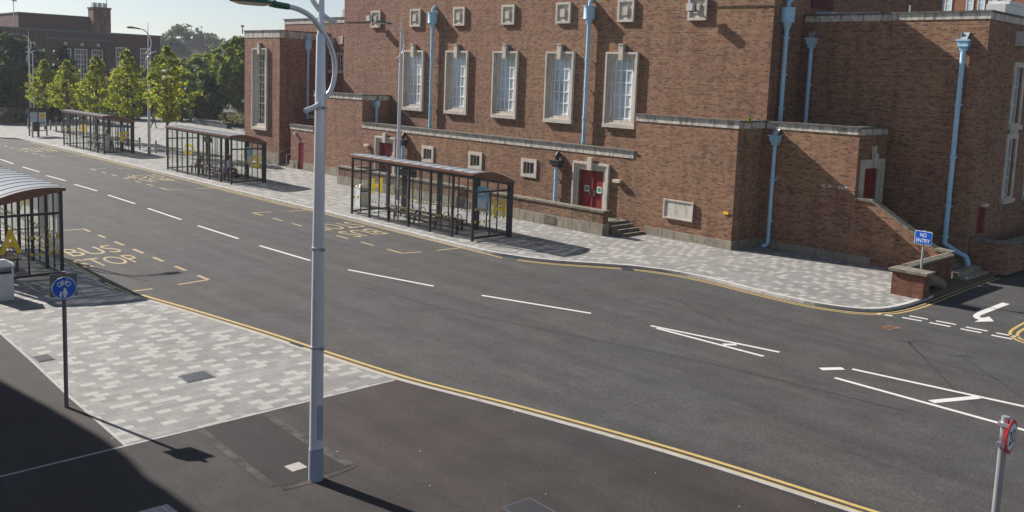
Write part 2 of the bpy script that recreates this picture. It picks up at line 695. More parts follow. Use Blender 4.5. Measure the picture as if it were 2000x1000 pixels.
# far pavement and square
structure('pavement', MB().prism([(p.x, p.y) for p in FAR]+[(-125, 66)], -.3, 0), 'paving blocks')
structure('kerb', MB().prism([(p.x, p.y) for p in FAR]+[(p.x, p.y) for p in reversed([Vector((a.x, a.y)) for a in FAR])], -.3, 0) if False else (lambda m: (m.ribbon(FAR, .085, .15, .006), m)[1])(MB()), 'kerb granite')


def kerb_face(line, z0, z1):
    m = MB()
    for a, b in zip(line[:-1], line[1:]):
        m.add([(a.x, a.y, z0), (b.x, b.y, z0), (b.x, b.y, z1), (a.x, a.y, z1)], [(0, 1, 2, 3)])
    return m


FARO = [Vector((p.x, p.y)) for p in FAR]
fo = []
for i, p in enumerate(FARO):
    d = (FARO[min(i+1, len(FARO)-1)]-FARO[max(0, i-1)]).normalized()
    fo.append(p+Vector((d.y, -d.x))*.004)
km = kerb_face(fo, -.2, .006)
for a, b, c, d in zip(fo[:-1], fo[1:], FARO[1:], FARO[:-1]):
    km.add([(a.x, a.y, .006), (b.x, b.y, .006), (c.x, c.y, .006), (d.x, d.y, .006)], [(0, 1, 2, 3)])
structure('kerb', km, 'kerb granite')

# near footway: tarmac and block paving
n_right = [p for p in NEAR if p.x > -16.47]
n_left = [p for p in NEAR if p.x <= -16.47]
structure('footway', MB().prism([(-16.47, -8)]+[(40, -8), (40, 17.5)]+[(p.x, p.y) for p in reversed(n_right)]+[(-16.47, 12.44)], -.3, 0), 'footway tarmac')
structure('footway', MB().prism([(-130, -8), (-16.472, -8), (-16.472, 6.2), (-19.9, 6.27), (-22.76, 6.39), (-25.5, 6.46), (-40, 6.3), (-130, 5)], -.3, -.001), 'footway tarmac')
structure('pavement', MB().prism([(-130, 5.002), (-40, 6.302), (-25.5, 6.462), (-22.76, 6.392), (-19.9, 6.272), (-16.474, 6.202), (-16.474, 12.43)]+[(p.x, p.y) for p in reversed(n_left)], -.3, .0), 'paving blocks')
em = MB()
em.ribbon([(-16.47, 2.5), (-16.47, 12.3)], 0, .06, .005)
em.ribbon([(-40, 6.3), (-25.5, 6.46), (-22.76, 6.39), (-19.9, 6.27), (-16.5, 6.2)], 0, .06, .005)
structure('path_edging', em, 'near kerb stone')
nk = MB()
nk.ribbon(NEAR, -.055, .11, .006)
nface = [Vector((p.x, p.y)) for p in NEAR]
nf = []
for i, p in enumerate(nface):
    d = (nface[min(i+1, len(nface)-1)]-nface[max(0, i-1)]).normalized()
    nf.append(p+Vector((-d.y, d.x))*.003)
for a, b in zip(nf[:-1], nf[1:]):
    nk.add([(a.x, a.y, -.2), (b.x, b.y, -.2), (b.x, b.y, .006), (a.x, a.y, .006)], [(0, 1, 2, 3)])
structure('kerb', nk, 'near kerb stone')
# side road far corner
RC = smooth_line([(-7.6, 60), (-7.6, 36), (-7.55, 32.6), (-7.4, 31.6), (-7.0, 30.9), (-6.4, 30.6), (-5.8, 30.5), (30, 31.0)], 5)
structure('pavement', MB().prism([(p.x, p.y) for p in RC]+[(30, 60)], -.3, .0), 'paving blocks')
structure('kerb', (lambda m: (m.ribbon(RC, .075, .15, .006), m)[1])(MB()), 'kerb granite')
structure('footway', MB().prism([(-16.4, 7.68), (-13.2, 7.52), (-13.17, 8.86), (-16.4, 8.92)], -.05, .003), 'patch tarmac')
dk_ = N('dusty tarmac', .95, 0, .15)
f_ = dk_.noise(dk_.pos(), 3.0, 6, .75)
dk_.col(dk_.ramp(f_, [(.36, (.036, .032, .031)), (.64, (.105, .097, .09))]))
dm = MB()
for p0, p1, w_ in (((-16.3, 8.98), (-13.2, 8.93), .20), ((-13.1, 8.9), (-13.1, 7.5), .08), ((-16.4, 7.6), (-13.3, 7.45), .14)):
    mid_ = ((p0[0]+p1[0])/2+.06, (p0[1]+p1[1])/2-.05)
    dm.ribbon(smooth_line([p0, mid_, p1], 5), 0, w_, .0062)
structure('dust_streak', dm, 'dusty tarmac')
sp = MB()
sp.ribbon([(-16.35, 9.02), (-13.1, 8.95)], 0, .12, .0045)
structure('footway', sp, 'footway tarmac')

# ------------------------------------------------------------------ road markings
ZM = RZ+.004
wm = MB()
dash = [((-67.4-5.8*i-3.4, 18.3+.1*i), (-67.4-5.8*i, 18.3+.1*(i-1))) for i in range(8)]
dash += [((-65.32, 18.17), (-61.95, 18.2)), ((-59.84, 17.98), (-56.84, 18.11)), ((-54.97, 17.98), (-51.6, 18.07)), ((-49.74, 17.97), (-46.03, 17.95)),
         ((-44.26, 17.87), (-40.29, 17.79)), ((-38.37, 17.7), (-34.61, 17.7)), ((-32.77, 17.67), (-29.19, 17.8)), ((-27.08, 18.06), (-23.37, 18.97)), ((-21.48, 19.44), (-17.86, 20.65))]
for a, b in dash:
    wm.ribbon([rd(a), rd(b)], 0, .13, ZM)
structure('centre_line', wm, 'white road paint')
wm = MB()
for a, b, wd in [((-15.87, 21.03), (-12.13, 21.76), .12), ((-15.6, 20.95), (-12.19, 21.07), .12), ((-10.19, 21.97), (-3.0, 23.1), .13), ((-10.13, 20.93), (-2.8, 20.95), .13),
                 ((-10.70, 21.3), (-10.36, 21.82), .2), ((-7.88, 21.12), (-7.3, 22.36), .2), ((-13.47, 21.13), (-13.24, 21.42), .16)]:
    wm.ribbon([rd(a), rd(b)], 0, wd, ZM+.0006*(wd > .15))
structure('hatched_road_marking', wm, 'white road paint')
wm = MB()
for a, b in [((-12.47, 28.25), (-11.99, 28.33)), ((-11.73, 28.43), (-11.15, 28.5)), ((-11.68, 28.84), (-11.12, 28.9)), ((-10.92, 28.52), (-10.31, 28.58)), ((-10.88, 28.92), (-10.3, 28.98)), ((-10.02, 28.58), (-9.44, 28.63)), ((-10.0, 28.94), (-9.39, 29.0)), ((-9.15, 28.6), (-8.6, 28.66)), ((-9.15, 29.0), (-8.56, 29.08))]:
    wm.ribbon([rd(a), rd(b)], 0, .13, ZM)
structure('give_way_line', wm, 'white road paint')
ARW = [(-10.64, 34.01), (-10.39, 33.98), (-10.42, 31.44), (-10.39, 31.18), (-10.29, 31.0), (-10.2, 31.23), (-10.2, 31.45), (-9.85, 30.89), (-10.22, 30.24), (-10.22, 30.68), (-10.37, 30.77), (-10.51, 30.95), (-10.6, 31.27), (-10.64, 31.7)]
structure('turn_arrow_marking', MB().poly([(x, y, ZM) for x, y in ARW]), 'white road paint')

ym = MB()
i0 = min(range(len(FAR)), key=lambda i: abs(FAR[i].x+25.4) + (FAR[i].y > 30)*99)
seg = [p for i, p in enumerate(FAR) if i >= i0 and p.y < 44]
ym.ribbon(seg, -.16, .075, ZM)
ym.ribbon(seg, -.34, .075, ZM)
seg = [Vector((x, 24.78)) for x in (-52, -46, -41.4)]
ym.ribbon(seg, -.17, .07, ZM)
ym.ribbon(seg, -.36, .07, ZM)
seg = [Vector((x, 24.88)) for x in (-74, -68, -63)]
ym.ribbon(seg, -.17, .07, ZM)
ym.ribbon(seg, -.36, .07, ZM)
for x0, x1 in ((-41.4, -26.0), (-63, -52), (-86, -74)):
    ym.ribbon([Vector((x0, 24.78)), Vector((x1, 24.70))], -.14, .09, ZM)
seg = [p for p in NEAR if p.x > -28.1]
ym.ribbon(seg, .22, .10, ZM)
ym.ribbon(seg, .42, .10, ZM)
ym.ribbon([(-60, 10.5), (-34, 10.62), (-29.6, 10.48), (-28.2, 10.58)], .25, .10, ZM)
YO = [(-9.2, 50), (-9.18, 34), (-9.16, 31.49), (-9.13, 30.64), (-9.08, 30.08), (-8.98, 29.68), (-8.83, 29.36), (-8.64, 29.12), (-8.44, 28.97), (-8.0, 28.8), (-7.3, 28.75), (0, 29)]
YI = [(-8.97, 50), (-8.95, 34), (-8.93, 31.4), (-8.91, 30.7), (-8.89, 30.26), (-8.82, 29.82), (-8.69, 29.48), (-8.47, 29.24), (-8.0, 29.06), (-7.3, 29.0), (0, 29.25)]
ym.ribbon(smooth_line(YO, 4), 0, .09, ZM)
ym.ribbon(smooth_line(YI, 4), 0, .09, ZM)
structure('double_yellow_line', ym, 'yellow road paint')


def bus_bay(mb, dx, flip):
    """dashed bay outline with the words BUS STOP, on the far or the near side"""
    if not flip:
        Yl, Yi = 21.5, 22.2
        D = [(-38.63, -37.75), (-36.85, -36.0), (-35.0, -34.15), (-33.17, -32.28), (-31.33, -30.41), (-40.63, -39.6), (-29.49, -28.5)]
        ends = [((-40.6, Yl), (-40.4, Yi+.2)), ((-28.5, Yl), (-28.3, Yi+.1)), ((-40.2, 23.2), (-40.1, 24.3)), ((-28.2, 23.0), (-28.15, 24.2))]
    else:
        Yl, Yi = 13.4, 12.45
        D = [(-39.97, -39.2), (-38.24, -37.49), (-36.49, -35.55), (-34.62, -33.66), (-32.78, -31.87), (-30.87, -30.02), (-29.1, -28.28)]
        ends = [((-39.93, Yl), (-39.97, Yi)), ((-28.28, 13.38), (-28.16, 12.3)), ((-28.05, 10.8), (-28.07, 11.45))]
    for a, b in D:
        mb.ribbon([rd((a+dx, Yl)), rd((b+dx, Yl))], 0, .13, ZM)
    for a, b in ends:
        mb.ribbon([rd((a[0]+dx, a[1])), rd((b[0]+dx, b[1]))], 0, .12, ZM+.0006)
    if flip:
        rows = [('BUS', -34.35, 11.15, -1.55, 1.8), ('STOP', -32.2, 10.85, -1.5, 2.05)]
    else:
        rows = [('STOP', -36.0, 23.95, 1.55, -2.2), ('BUS', -33.95, 23.7, 1.6, -1.75)]
    for s, X, Y, up, ri in rows:
        text_on(mb, s, (*rd((X+dx, Y)), ZM), (0, ri*k7, 0), (up*k7, 0, 0), -.004)


for dx, fl in ((0, False), (-22, False), (-43.4, False), (0, True)):
    b = MB()
    bus_bay(b, dx, fl)
    structure('bus_stop_marking', b, 'faded yellow paint')

# cracks and survey lines on the carriageway
tm = MB()
for path in [[(-10.4, 25.8), (-9.4, 24.6), (-7.2, 24.2)], [(-10.4, 25.8), (-8.2, 22.9), (-7.6, 22.2)], [(-8.9, 25.6), (-6.4, 23.0)], [(-10.8, 25.75), (-10.0, 25.85)], [(-10.5, 25.55), (-10.25, 26.05)], [(-9.2, 25.5), (-8.5, 25.7)],
             [(-9.0, 25.3), (-8.75, 25.9)], [(-17.3, 24.3), (-14.8, 23.0)], [(-16.2, 24.6), (-14.6, 23.4)], [(-17.6, 24.2), (-17.0, 24.4)], [(-16.5, 24.5), (-15.9, 24.7)], [(-22.8, 23.5), (-23.3, 22.3)], [(-25.5, 25.2), (-25.0, 23.6)]]:
    tm.ribbon(smooth_line([rd(p) for p in path], 4), 0, .035, ZM-.001)
tm.ribbon(smooth_line([rd(p) for p in [(-60, 16.9), (-40, 17.0), (-28, 16.9), (-21.5, 17.3), (-16.6, 18.4), (-12.5, 19.4), (-8, 20)]], 4), 0, .05, ZM-.001)
structure('road_seam', tm, 'tar line')


def cover(name, pts, mat, label, cat, bars=0, z=.008, frame=True):
    pts = [Vector((p[0], p[1], z)) for p in pts]
    r = thing(name, (sum(p.x for p in pts)/4, sum(p.y for p in pts)/4, z-.008), label, cat)
    m = MB()
    m.prism([(p.x, p.y) for p in pts], z-.06, z)
    m.build('plate', mat, r)
    if bars:
        b = MB()
        c = sum(pts, Vector())/4
        a0, a1, a2, a3 = [c+(p-c)*.86 for p in pts]
        for i in range(bars):
            t = (i+.5)/bars
            b.bar(a0.lerp(a1, t)+Vector((0, 0, .006)), a3.lerp(a2, t)+Vector((0, 0, .006)), .028, .012)
        b.build('tread_bar', 'dark iron' if mat != 'pale cover' else 'kerb granite', r)
    return r


cover('manhole_cover', [(-19.64, 8.56), (-19.64, 9.2), (-19.07, 9.2), (-19.07, 8.54)], 'iron cover', 'square iron manhole cover with chequered tread in the block paving', 'manhole cover', 7)
cover('drain_grate', [(-23.0, 6.47), (-23.0, 6.84), (-22.45, 6.84), (-22.45, 6.47)], 'iron cover', 'barred drain grate at the edge of the block paving near the blue sign', 'drain', 8)
cover('inspection_cover', [(-13.89, 7.98), (-13.89, 8.28), (-13.6, 8.28), (-13.6, 7.98)], 'pale cover', 'small pale square inspection cover at the foot of the tall lamp post', 'cover', 0)
cover('manhole_cover', [(-10.3, 9.9), (-10.27, 10.53), (-9.6, 10.5), (-9.62, 9.86)], 'iron cover', 'ribbed grey manhole cover in the near tarmac right of the lamp post', 'manhole cover', 10)
cover('manhole_cover', [(-13.81, 5.3), (-13.78, 5.82), (-13.2, 5.85), (-13.2, 5.3)], 'pale cover', 'pale manhole cover at the bottom edge in the shaded tarmac', 'manhole cover', 3)
cover('manhole_cover', [rd(p) for p in [(-11.72, 26.66), (-11.55, 27.2), (-11.15, 27.12), (-11.3, 26.5)]], 'old wall brick', 'rusty sunken cover in the road beside the give way dashes', 'manhole cover', 0, RZ+.006)
for p, lab in (([(-20.75, 11.74), (-20.72, 12.08), (-20.2, 12.16), (-20.22, 11.82)], 'black gully grate on the yellow lines beside the near paving'),
               ([(-30.6, 10.52), (-30.6, 10.86), (-30.1, 10.84), (-30.1, 10.5)], 'black gully grate in the shade below the near shelter')):
    cover('gully_grate', [(a, b+.05) for a, b in p], 'dark iron', lab, 'drain', 5, RZ+.01)
cover('gully_grate', [rd(p) for p in [(-21.75, 26.75), (-21.4, 27.0), (-21.1, 26.75), (-21.45, 26.5)]], 'dark iron', 'black gully grate at the far kerb where the pavement widens', 'drain', 5, RZ+.01)

# ------------------------------------------------------------------ the brick hall
Y0, YM, YR = 33.84, 36.0, 38.6
HALL = thing('brick_hall', (-38, 36, 0), 'large brown brick hall with tall stone-framed windows, pale blue downpipes and red doors', 'building')


def wall_face(mb, axis, plane, u0, u1, z0, z1, holes, depth, out):
    """wall surface with openings and reveals; axis 'Y' = facing -Y/+Y, 'X' = facing +/-X"""
    us = sorted({u0, u1, *[h[0] for h in holes], *[h[1] for h in holes]})
    zs = sorted({z0, z1, *[h[2] for h in holes], *[h[3] for h in holes]})

    def P(u, z, d=0):
        return (u, plane-out*d, z) if axis == 'Y' else (plane-out*d, u, z)
    for a, b in zip(us[:-1], us[1:]):
        for c, d in zip(zs[:-1], zs[1:]):
            if any(h[0] <= a and b <= h[1] and h[2] <= c and d <= h[3] for h in holes):
                continue
            mb.add([P(a, c), P(b, c), P(b, d), P(a, d)], [(0, 1, 2, 3)])
    for h in holes:
        a, b, c, d = h[:4]
        for q in ([(a, c), (a, d)], [(b, c), (b, d)], [(a, c), (b, c)], [(a, d), (b, d)]):
            (ua, za), (ub, zb) = q
            mb.add([P(ua, za), P(ub, zb), P(ub, zb, depth), P(ua, za, depth)], [(0, 1, 2, 3)])
    return mb


def quadbox(mb, x0, x1, y0, y1, z0, z1, skip=''):
    """box without the named sides (x- x+ y- y+ b t)"""
    S = {'x-': [(x0, y0, z0), (x0, y1, z0), (x0, y1, z1), (x0, y0, z1)], 'x+': [(x1, y0, z0), (x1, y1, z0), (x1, y1, z1), (x1, y0, z1)],
         'y-': [(x0, y0, z0), (x1, y0, z0), (x1, y0, z1), (x0, y0, z1)], 'y+': [(x0, y1, z0), (x1, y1, z0), (x1, y1, z1), (x0, y1, z1)],
         't': [(x0, y0, z1), (x1, y0, z1), (x1, y1, z1), (x0, y1, z1)]}
    for k, q in S.items():
        if k not in skip.split():
            mb.poly(q)
    return mb


WX = [-47.93+4.265*i for i in range(5)]
holes_main = [(x+.3, x+1.76, 4.98, 8.18) for x in WX]
m = MB()
wall_face(m, 'Y', YM, -54.95, -21.54, 2.9, 13.0, holes_main, .3, -1)
quadbox(m, -54.95, -21.54, YM, 53.75, 0, 13.0, 'y- t')
m.build('wall', 'hall brick', HALL)
MB().box(-54.9, -21.6, 36.1, 53.7, 12.6, 12.9).build('roof', 'roof felt', HALL)

d1 = (-47.47, -46.02, .5, 2.74)
d2 = (-30.47, -28.87, .5, 2.68)
d3 = (-57.24, -56.52, .02, 1.93)
sws = [(-43.11, -42.0), (-38.87, -37.72), (-34.6, -33.45)]
holes_low = [d1, d2, d3]+[(a+.2, b-.18, 2.02, 2.64) for a, b in sws]
m = MB()
# lower front: small door bay, raised block, long low range, raised end block (one plane, stepped top)
wall_face(m, 'Y', Y0, -58.3, -55.2, 0, 2.78, [d3], .12, -1)
wall_face(m, 'Y', Y0, -55.2, -49.44, 0, 5.22, [], .2, -1)
wall_face(m, 'Y', Y0, -49.44, -27.04, 0, 3.45, holes_low[:2]+holes_low[3:], .22, -1)
wall_face(m, 'Y', Y0, -27.04, -21.54, 0, 5.22, [], .2, -1)
quadbox(m, -58.3, -55.2, Y0, 36.2, 0, 2.78, 'y- t x+')
quadbox(m, -55.2, -49.44, Y0, YM, 0, 5.22, 'y- t y+')
quadbox(m, -27.04, -21.54, Y0, YM, 0, 5.22, 'y- t y+')
# tower at the left end
tw = (-63.45, -61.95, 2.84, 8.08)
wall_face(m, 'Y', Y0, -65.2, -59.94, 0, 9.25, [tw], .28, -1)
quadbox(m, -65.2, -59.94, Y0, 38.0, 0, 9.25, 'y- t')
# recessed wall between tower and hall
rw = [(-58.72, -58.02, 7.05, 8.22), (-60.3, -59.6, 7.05, 8.22)]
wall_face(m, 'Y', 38.0, -66.57, -54.95, 0, 10.55, rw, .25, -1)
quadbox(m, -66.57, -54.95, 38.0, 48, 0, 10.55, 'y- t x+')
quadbox(m, -60.0, -55.2, 36.25, 38, 0, 3.45, 't y+')
# right-hand range set back, with its stair bay
quadbox(m, -21.54, -17.23, YM, YR, 0, 5.22, 't x- x+ y+')
dS = (36.68, 37.95, 1.66, 3.9)
wall_face(m, 'X', -17.23, YM, YR, 0, 5.22, [dS], .22, 1)
wS = [(41.95, 42.85, 5.9, 8.2), (41.95, 42.85, 2.75, 5.2), (44.6, 45.5, 5.9, 8.2), (44.6, 45.5, 2.75, 5.2), (39.3, 40.2, 1.35, 2.42)]
wall_face(m, 'X', -13.58, YR, 60, 0, 10.0, wS, .2, 1)
quadbox(m, -21.54, -13.58, YR, 60, 0, 10.0, 't x- x+')
m.build('lower_wall', 'hall brick', HALL)
m = MB()
m.box(-58.2, -55.2, Y0+.1, 36.2, 2.6, 2.7).box(-55.1, -49.5, Y0+.1, YM, 5.0, 5.1).box(-49.44, -27.04, Y0+.1, YM, 3.3, 3.4).box(-27, -21.6, Y0+.1, YM, 5.0, 5.1)
m.box(-65.1, -60, Y0+.1, 37.9, 9.0, 9.1).box(-66.5, -55, 38.1, 48, 10.3, 10.4).box(-21.5, -17.3, YM+.1, YR, 5.0, 5.1).box(-21.5, -13.7, YR+.1, 59.9, 9.8, 9.9).box(-60, -55.2, 36.3, 38, 3.2, 3.3)
m.build('roof', 'roof felt', HALL)


def coping(segs):
    """stone fascia band with a dark slab on top, following wall tops"""
    fa, sl_ = MB(), MB()
    for (x0, x1, y0, y1, z, h) in segs:
        fa.box(x0-.03, x1+.03, y0-.03, y1+.03, z, z+h-.075)
        sl_.box(x0-.085, x1+.085, y0-.085, y1+.085, z+h-.075, z+h)
    fa.build('fascia', 'fascia stone', HALL)
    sl_.build('coping', 'coping slab', HALL)


T = .3
coping([(-49.38, -27.1, Y0, Y0+T, 3.45, .38)])
coping([(-27.04, -21.54, Y0, Y0+T, 5.22, .35), (-21.54-T, -21.545, Y0+T+.09, YM-.1, 5.22, .349)])
coping([(-21.44, -17.23, YM, YM+T, 5.22, .33), (-17.23-T, -17.232, YM+T+.09, YR-.1, 5.22, .329)])
coping([(-55.2, -49.44, Y0, Y0+T, 5.22, .37), (-49.44-T, -49.445, Y0+T+.09, YM-.1, 5.22, .369)])
coping([(-58.3, -55.3, Y0, Y0+T, 2.78, .36), (-60.0, -55.3, 36.25, 36.5, 3.45, .34)])
coping([(-65.2, -59.94, Y0, Y0+T, 9.25, .55), (-59.94-T, -59.945, Y0+T+.09, 37.9, 9.25, .549)])
coping([(-66.57, -55.05, 38.0, 38.3, 10.55, .42)])
coping([(-21.44, -13.58, YR, YR+T, 10.0, .34), (-13.58-T, -13.585, YR+T+.09, 59.9, 10.0, .339)])

# concrete plinth along the front
for b_ in ((-26.2, -21.49, Y0-.05, Y0+.02, 0, .37), (-21.56, -21.49, Y0+.021, YM-.05, 0, .37), (-21.48, -16.3, YM-.05, YM+.02, 0, .3),
           (-58.35, -57.3, Y0-.05, Y0+.02, 0, .55), (-56.48, -48.7, Y0-.05, Y0+.02, 0, .55), (-65.25, -59.89, Y0-.05, Y0+.02, 0, .85)):
    MB().box(*b_).build('plinth', 'plinth concrete', HALL)


def frame_rect(mb, axis, plane, out, u0, u1, z0, z1, wd, proud, back=0.):
    """four-sided frame (outer size) standing proud of a wall"""
    def B(a, b, c, d):
        lo, hi = sorted((plane+out*proud, plane-out*back))
        if axis == 'Y':
            mb.box(a, b, lo, hi, c, d)
        else:
            mb.box(lo, hi, a, b, c, d)
    B(u0, u0+wd, z0+wd, z1-wd)
    B(u1-wd, u1, z0+wd, z1-wd)
    B(u0, u1, z0, z0+wd)
    B(u0, u1, z1-wd, z1)


def pbox(mb, axis, plane, out, u0, u1, z0, z1, d0, d1):
    lo, hi = sorted((plane+out*d0, plane+out*d1))
    return mb.box(u0, u1, lo, hi, z0, z1) if axis == 'Y' else mb.box(lo, hi, u0, u1, z0, z1)


def stone_window(parent, axis, plane, out, outer, hole, depth, vb, hb, glass, key=True, steps=True, bar=.035, sill=True, thick=()):
    u0, u1, z0, z1 = outer
    a, b, c, d = hole
    s = MB()
    if steps:
        frame_rect(s, axis, plane, out, u0, u1, z0, z1, .105, .15)
        frame_rect(s, axis, plane, out, u0+.107, u1-.107, z0+.107, z1-.107, .09, .085)
        frame_rect(s, axis, plane, out, u0+.199, u1-.199, z0+.199, z1-.199, max(.02, a-u0-.199)+.03, .025, depth-.005)
    else:
        frame_rect(s, axis, plane, out, u0, u1, z0, z1, min(a-u0, z1-d)-.002, .06, .06)
    win = s.build('window', 'portland stone', parent)
    if sill:
        q = MB()
        pbox(q, axis, plane, out, u0-.02, u1+.02, z0-.06, z0+.14, .0, .16)
        q.build('sill', 'portland stone', win)
    if key:
        q = MB()
        mid = (u0+u1)/2
        pbox(q, axis, plane, out, mid-.14, mid+.14, z1-.42, z1+.34, .02, .22)
        pbox(q, axis, plane, out, mid-.16, mid+.16, z1+.341, z1+.40, .02, .25)
        q.build('keystone', 'portland stone', win)
    q = MB()
    pbox(q, axis, plane, out, a, b, c, d, -depth, -depth+.02)
    q.build('pane', glass, win)
    q = MB()
    for t in vb:
        w2 = bar*(1.7 if t in thick else 1)
        uu = a+(b-a)*t
        pbox(q, axis, plane, out, uu-w2/2, uu+w2/2, c, d, -depth+.021, -depth+.06)
    for t in hb:
        w2 = bar*(2.1 if t in thick else 1)
        zz = c+(d-c)*t
        pbox(q, axis, plane, out, a, b, zz-w2/2, zz+w2/2, -depth+.022, -depth+.064)
    frame_rect(q, axis, plane-out*depth, out, a, b, c, d, .05, .07)
    q.build('glazing_bar', 'white frame paint', win)
    return win


for x in WX:
    stone_window(HALL, 'Y', YM, -1, (x, x+2.06, 4.75, 8.49), (x+.3, x+1.76, 4.98, 8.18), .17, (.14, .39, .63, .88), (.06, .24, .43, .62, .81), 'blind glass', bar=.06)
for a, b in sws:
    stone_window(HALL, 'Y', Y0, -1, (a, b, 1.85, 2.82), (a+.2, b-.18, 2.02, 2.64), .2, (.33, .8), (), 'dark glass', key=False, steps=False, sill=False)
stone_window(HALL, 'Y', Y0, -1, (-63.83, -61.6, 2.5, 8.48), tw, .24, (.14, .38, .62, .86), [i/10 for i in range(1, 10)], 'dark glass', thick=(.3, .7))
for r in rw:
    stone_window(HALL, 'Y', 38.0, -1, (r[0]-.14, r[1]+.14, r[2]-.14, r[3]+.14), r, .2, (.5,), (.33, .66), 'dark glass', key=False, steps=False)
for w0 in wS[:4]:
    stone_window(HALL, 'X', -13.58, 1, (w0[0]-.22, w0[1]+.22, w0[2]-.22, w0[3]+.25), w0, .16, (.35, .7), (.33, .66), 'dark glass', key=False, steps=False)
for u in (41.95, 44.6):
    MB().box(-13.56, -13.5, u, u+.9, 5.46, 5.66).build('spandrel', 'portland stone', HALL)

# square stone plaques high on the front
for i in range(7):
    xc = -51.1+4.27*i
    s = MB()
    z0, z1, u0, u1 = 9.97, 11.07, xc-.52, xc+.52
    frame_rect(s, 'Y', YM, -1, u0, u1, z0, z1, .12, .12)
    frame_rect(s, 'Y', YM, -1, u0+.121, u1-.121, z0+.121, z1-.121, .1, .06)
    s.box(u0+.222, u1-.222, YM-.03, YM+.01, z0+.222, z1-.222)
    s.box(xc-.15, xc+.15, YM-.16, YM-.03, 10.3, 10.72)
    s.build('stone_plaque', 'portland stone', HALL)
for xc in (-59.6, -58.35):
    s = MB()
    frame_rect(s, 'Y', 38.0, -1, xc-.26, xc+.26, 9.0, 9.55, .09, .08)
    s.box(xc-.14, xc+.14, 37.94, 38.0, 9.12, 9.43)
    s.build('stone_plaque', 'portland stone', HALL)


def double_door(axis, plane, out, hole, fr, key=True, leaves=2):
    a, b, c, d = hole
    u0, u1, z1 = fr
    s = MB()

    def jamb(x0, x1, zt, lo, hi):
        pbox(s, axis, plane, out, x0, x1, c-.5, zt, lo, hi)
    for k, (ins, wd, pr) in enumerate(((0, .1, .13), (.102, .09, .09), (.194, max(.05, a-u0-.194), .04))):
        jamb(u0+ins, u0+ins+wd, z1-ins-wd, -.05, pr)
        jamb(u1-ins-wd, u1-ins, z1-ins-wd, -.05, pr)
        pbox(s, axis, plane, out, u0+ins, u1-ins, z1-ins-wd+.001, z1-ins, -.05, pr)
    fo_ = s.build('door_frame', 'portland stone', HALL)
    if key:
        q = MB()
        mid = (u0+u1)/2
        pbox(q, axis, plane, out, mid-.14, mid+.14, z1-.36, z1+.25, .05, .22)
        q.build('keystone', 'portland stone', fo_)
    for i in range(leaves):
        x0 = a+(b-a)*i/leaves
        x1 = a+(b-a)*(i+1)/leaves
        q = MB()
        pbox(q, axis, plane, out, x0+.008, x1-.008, c, d-.01, -.2, -.15)
        for (p0, p1) in ((.06, .46), (.54, .94)):
            pass
        frame_rect(q, axis, plane-out*.149, out, x0+.03, x1-.03, c+.03, d-.04, .1, .018)
        if i == leaves-1 and leaves > 1:
            pbox(q, axis, plane, out, x0-.05, x0+.05, c, d-.012, -.149, -.1)
        lf = q.build('door', 'red door paint', HALL)
        if leaves > 1:
            q = MB()
            mu = (x0+x1)/2+.04
            pbox(q, axis, plane, out, mu-.15, mu+.15, c+1.05, c+1.36, -.13, -.12)
            pl_ = q.build('notice', 'sign white', lf)
            q = MB()
            pbox(q, axis, plane, out, mu-.1, mu+.1, c+1.12, c+1.32, -.119, -.116)
            q.build('pictogram', 'green safety sign', pl_)
            q = MB()
            hu = x1-.12 if i == 0 else x0+.16
            pbox(q, axis, plane, out, hu-.02, hu+.02, c+.9, c+1.15, -.13, -.07)
            q.build('handle', 'galvanised steel', lf)


double_door('Y', Y0, -1, d1, (-47.83, -45.68, 3.05))
double_door('Y', Y0, -1, d2, (-30.84, -28.5, 3.02))
double_door('X', -17.23, 1, dS, (36.3, 38.3, 4.2), True, 1)
q = MB()
q.box(*d3[:2], Y0+.06, Y0+.1, d3[2], d3[3])
pan = MB()
for i in range(3):
    for j in range(2):
        x0 = d3[0]+.08+j*.3
        z0 = .12+i*.62
        frame_rect(pan, 'Y', Y0+.06, -1, x0, x0+.26, z0, z0+.52, .03, .02)
dd = q.build('door', 'red door paint', HALL)
pan.build('door_panel', 'red door paint', dd)
q = MB()
q.box(-13.78, -13.74, 39.3, 40.2, 1.35, 2.42)
q.build('door', 'red door paint', HALL)

# stone bench-mark board and small fittings
s = MB()
s.box(-25.12, -23.57, Y0-.06, Y0, .97, 1.77)
bd = s.build('notice_board', 'notice board plaster', HALL)
s = MB()
frame_rect(s, 'Y', Y0-.06, -1, -25.16, -23.53, .93, 1.81, .07, .04)
s.build('board_frame', 'portland stone', bd)
MB().box(-21.99, -21.74, Y0-.04, Y0, 1.5, 1.62).build('small_plaque', 'sign yellow', HALL)
for x, z in ((-27.95, 2.3), (-48.72, 2.38)):
    MB().box(x-.22, x+.22, Y0-.2, Y0, z-.07, z+.07).build('wall_lamp', 'cream plastic', HALL)
MB().box(-57.66, -57.5, Y0-.16, Y0, 2.42, 2.62).build('wall_lamp', 'floodlight grey', HALL)
MB().box(-17.22, -17.1, 37.2, 37.42, 4.45, 4.75).build('wall_lamp', 'cream plastic', HALL)
MB().box(-13.57, -13.42, 39.6, 40.05, 2.5, 2.62).build('wall_lamp', 'cream plastic', HALL)
MB().box(-13.57, -13.2, 41.6, 42.6, 9.1, 9.7).build('flood_lamp', 'floodlight grey', HALL)
MB().box(-21.0, -20.75, YM-.02, YM, 3.0, 3.2).build('vent_cover', 'galvanised steel', HALL)
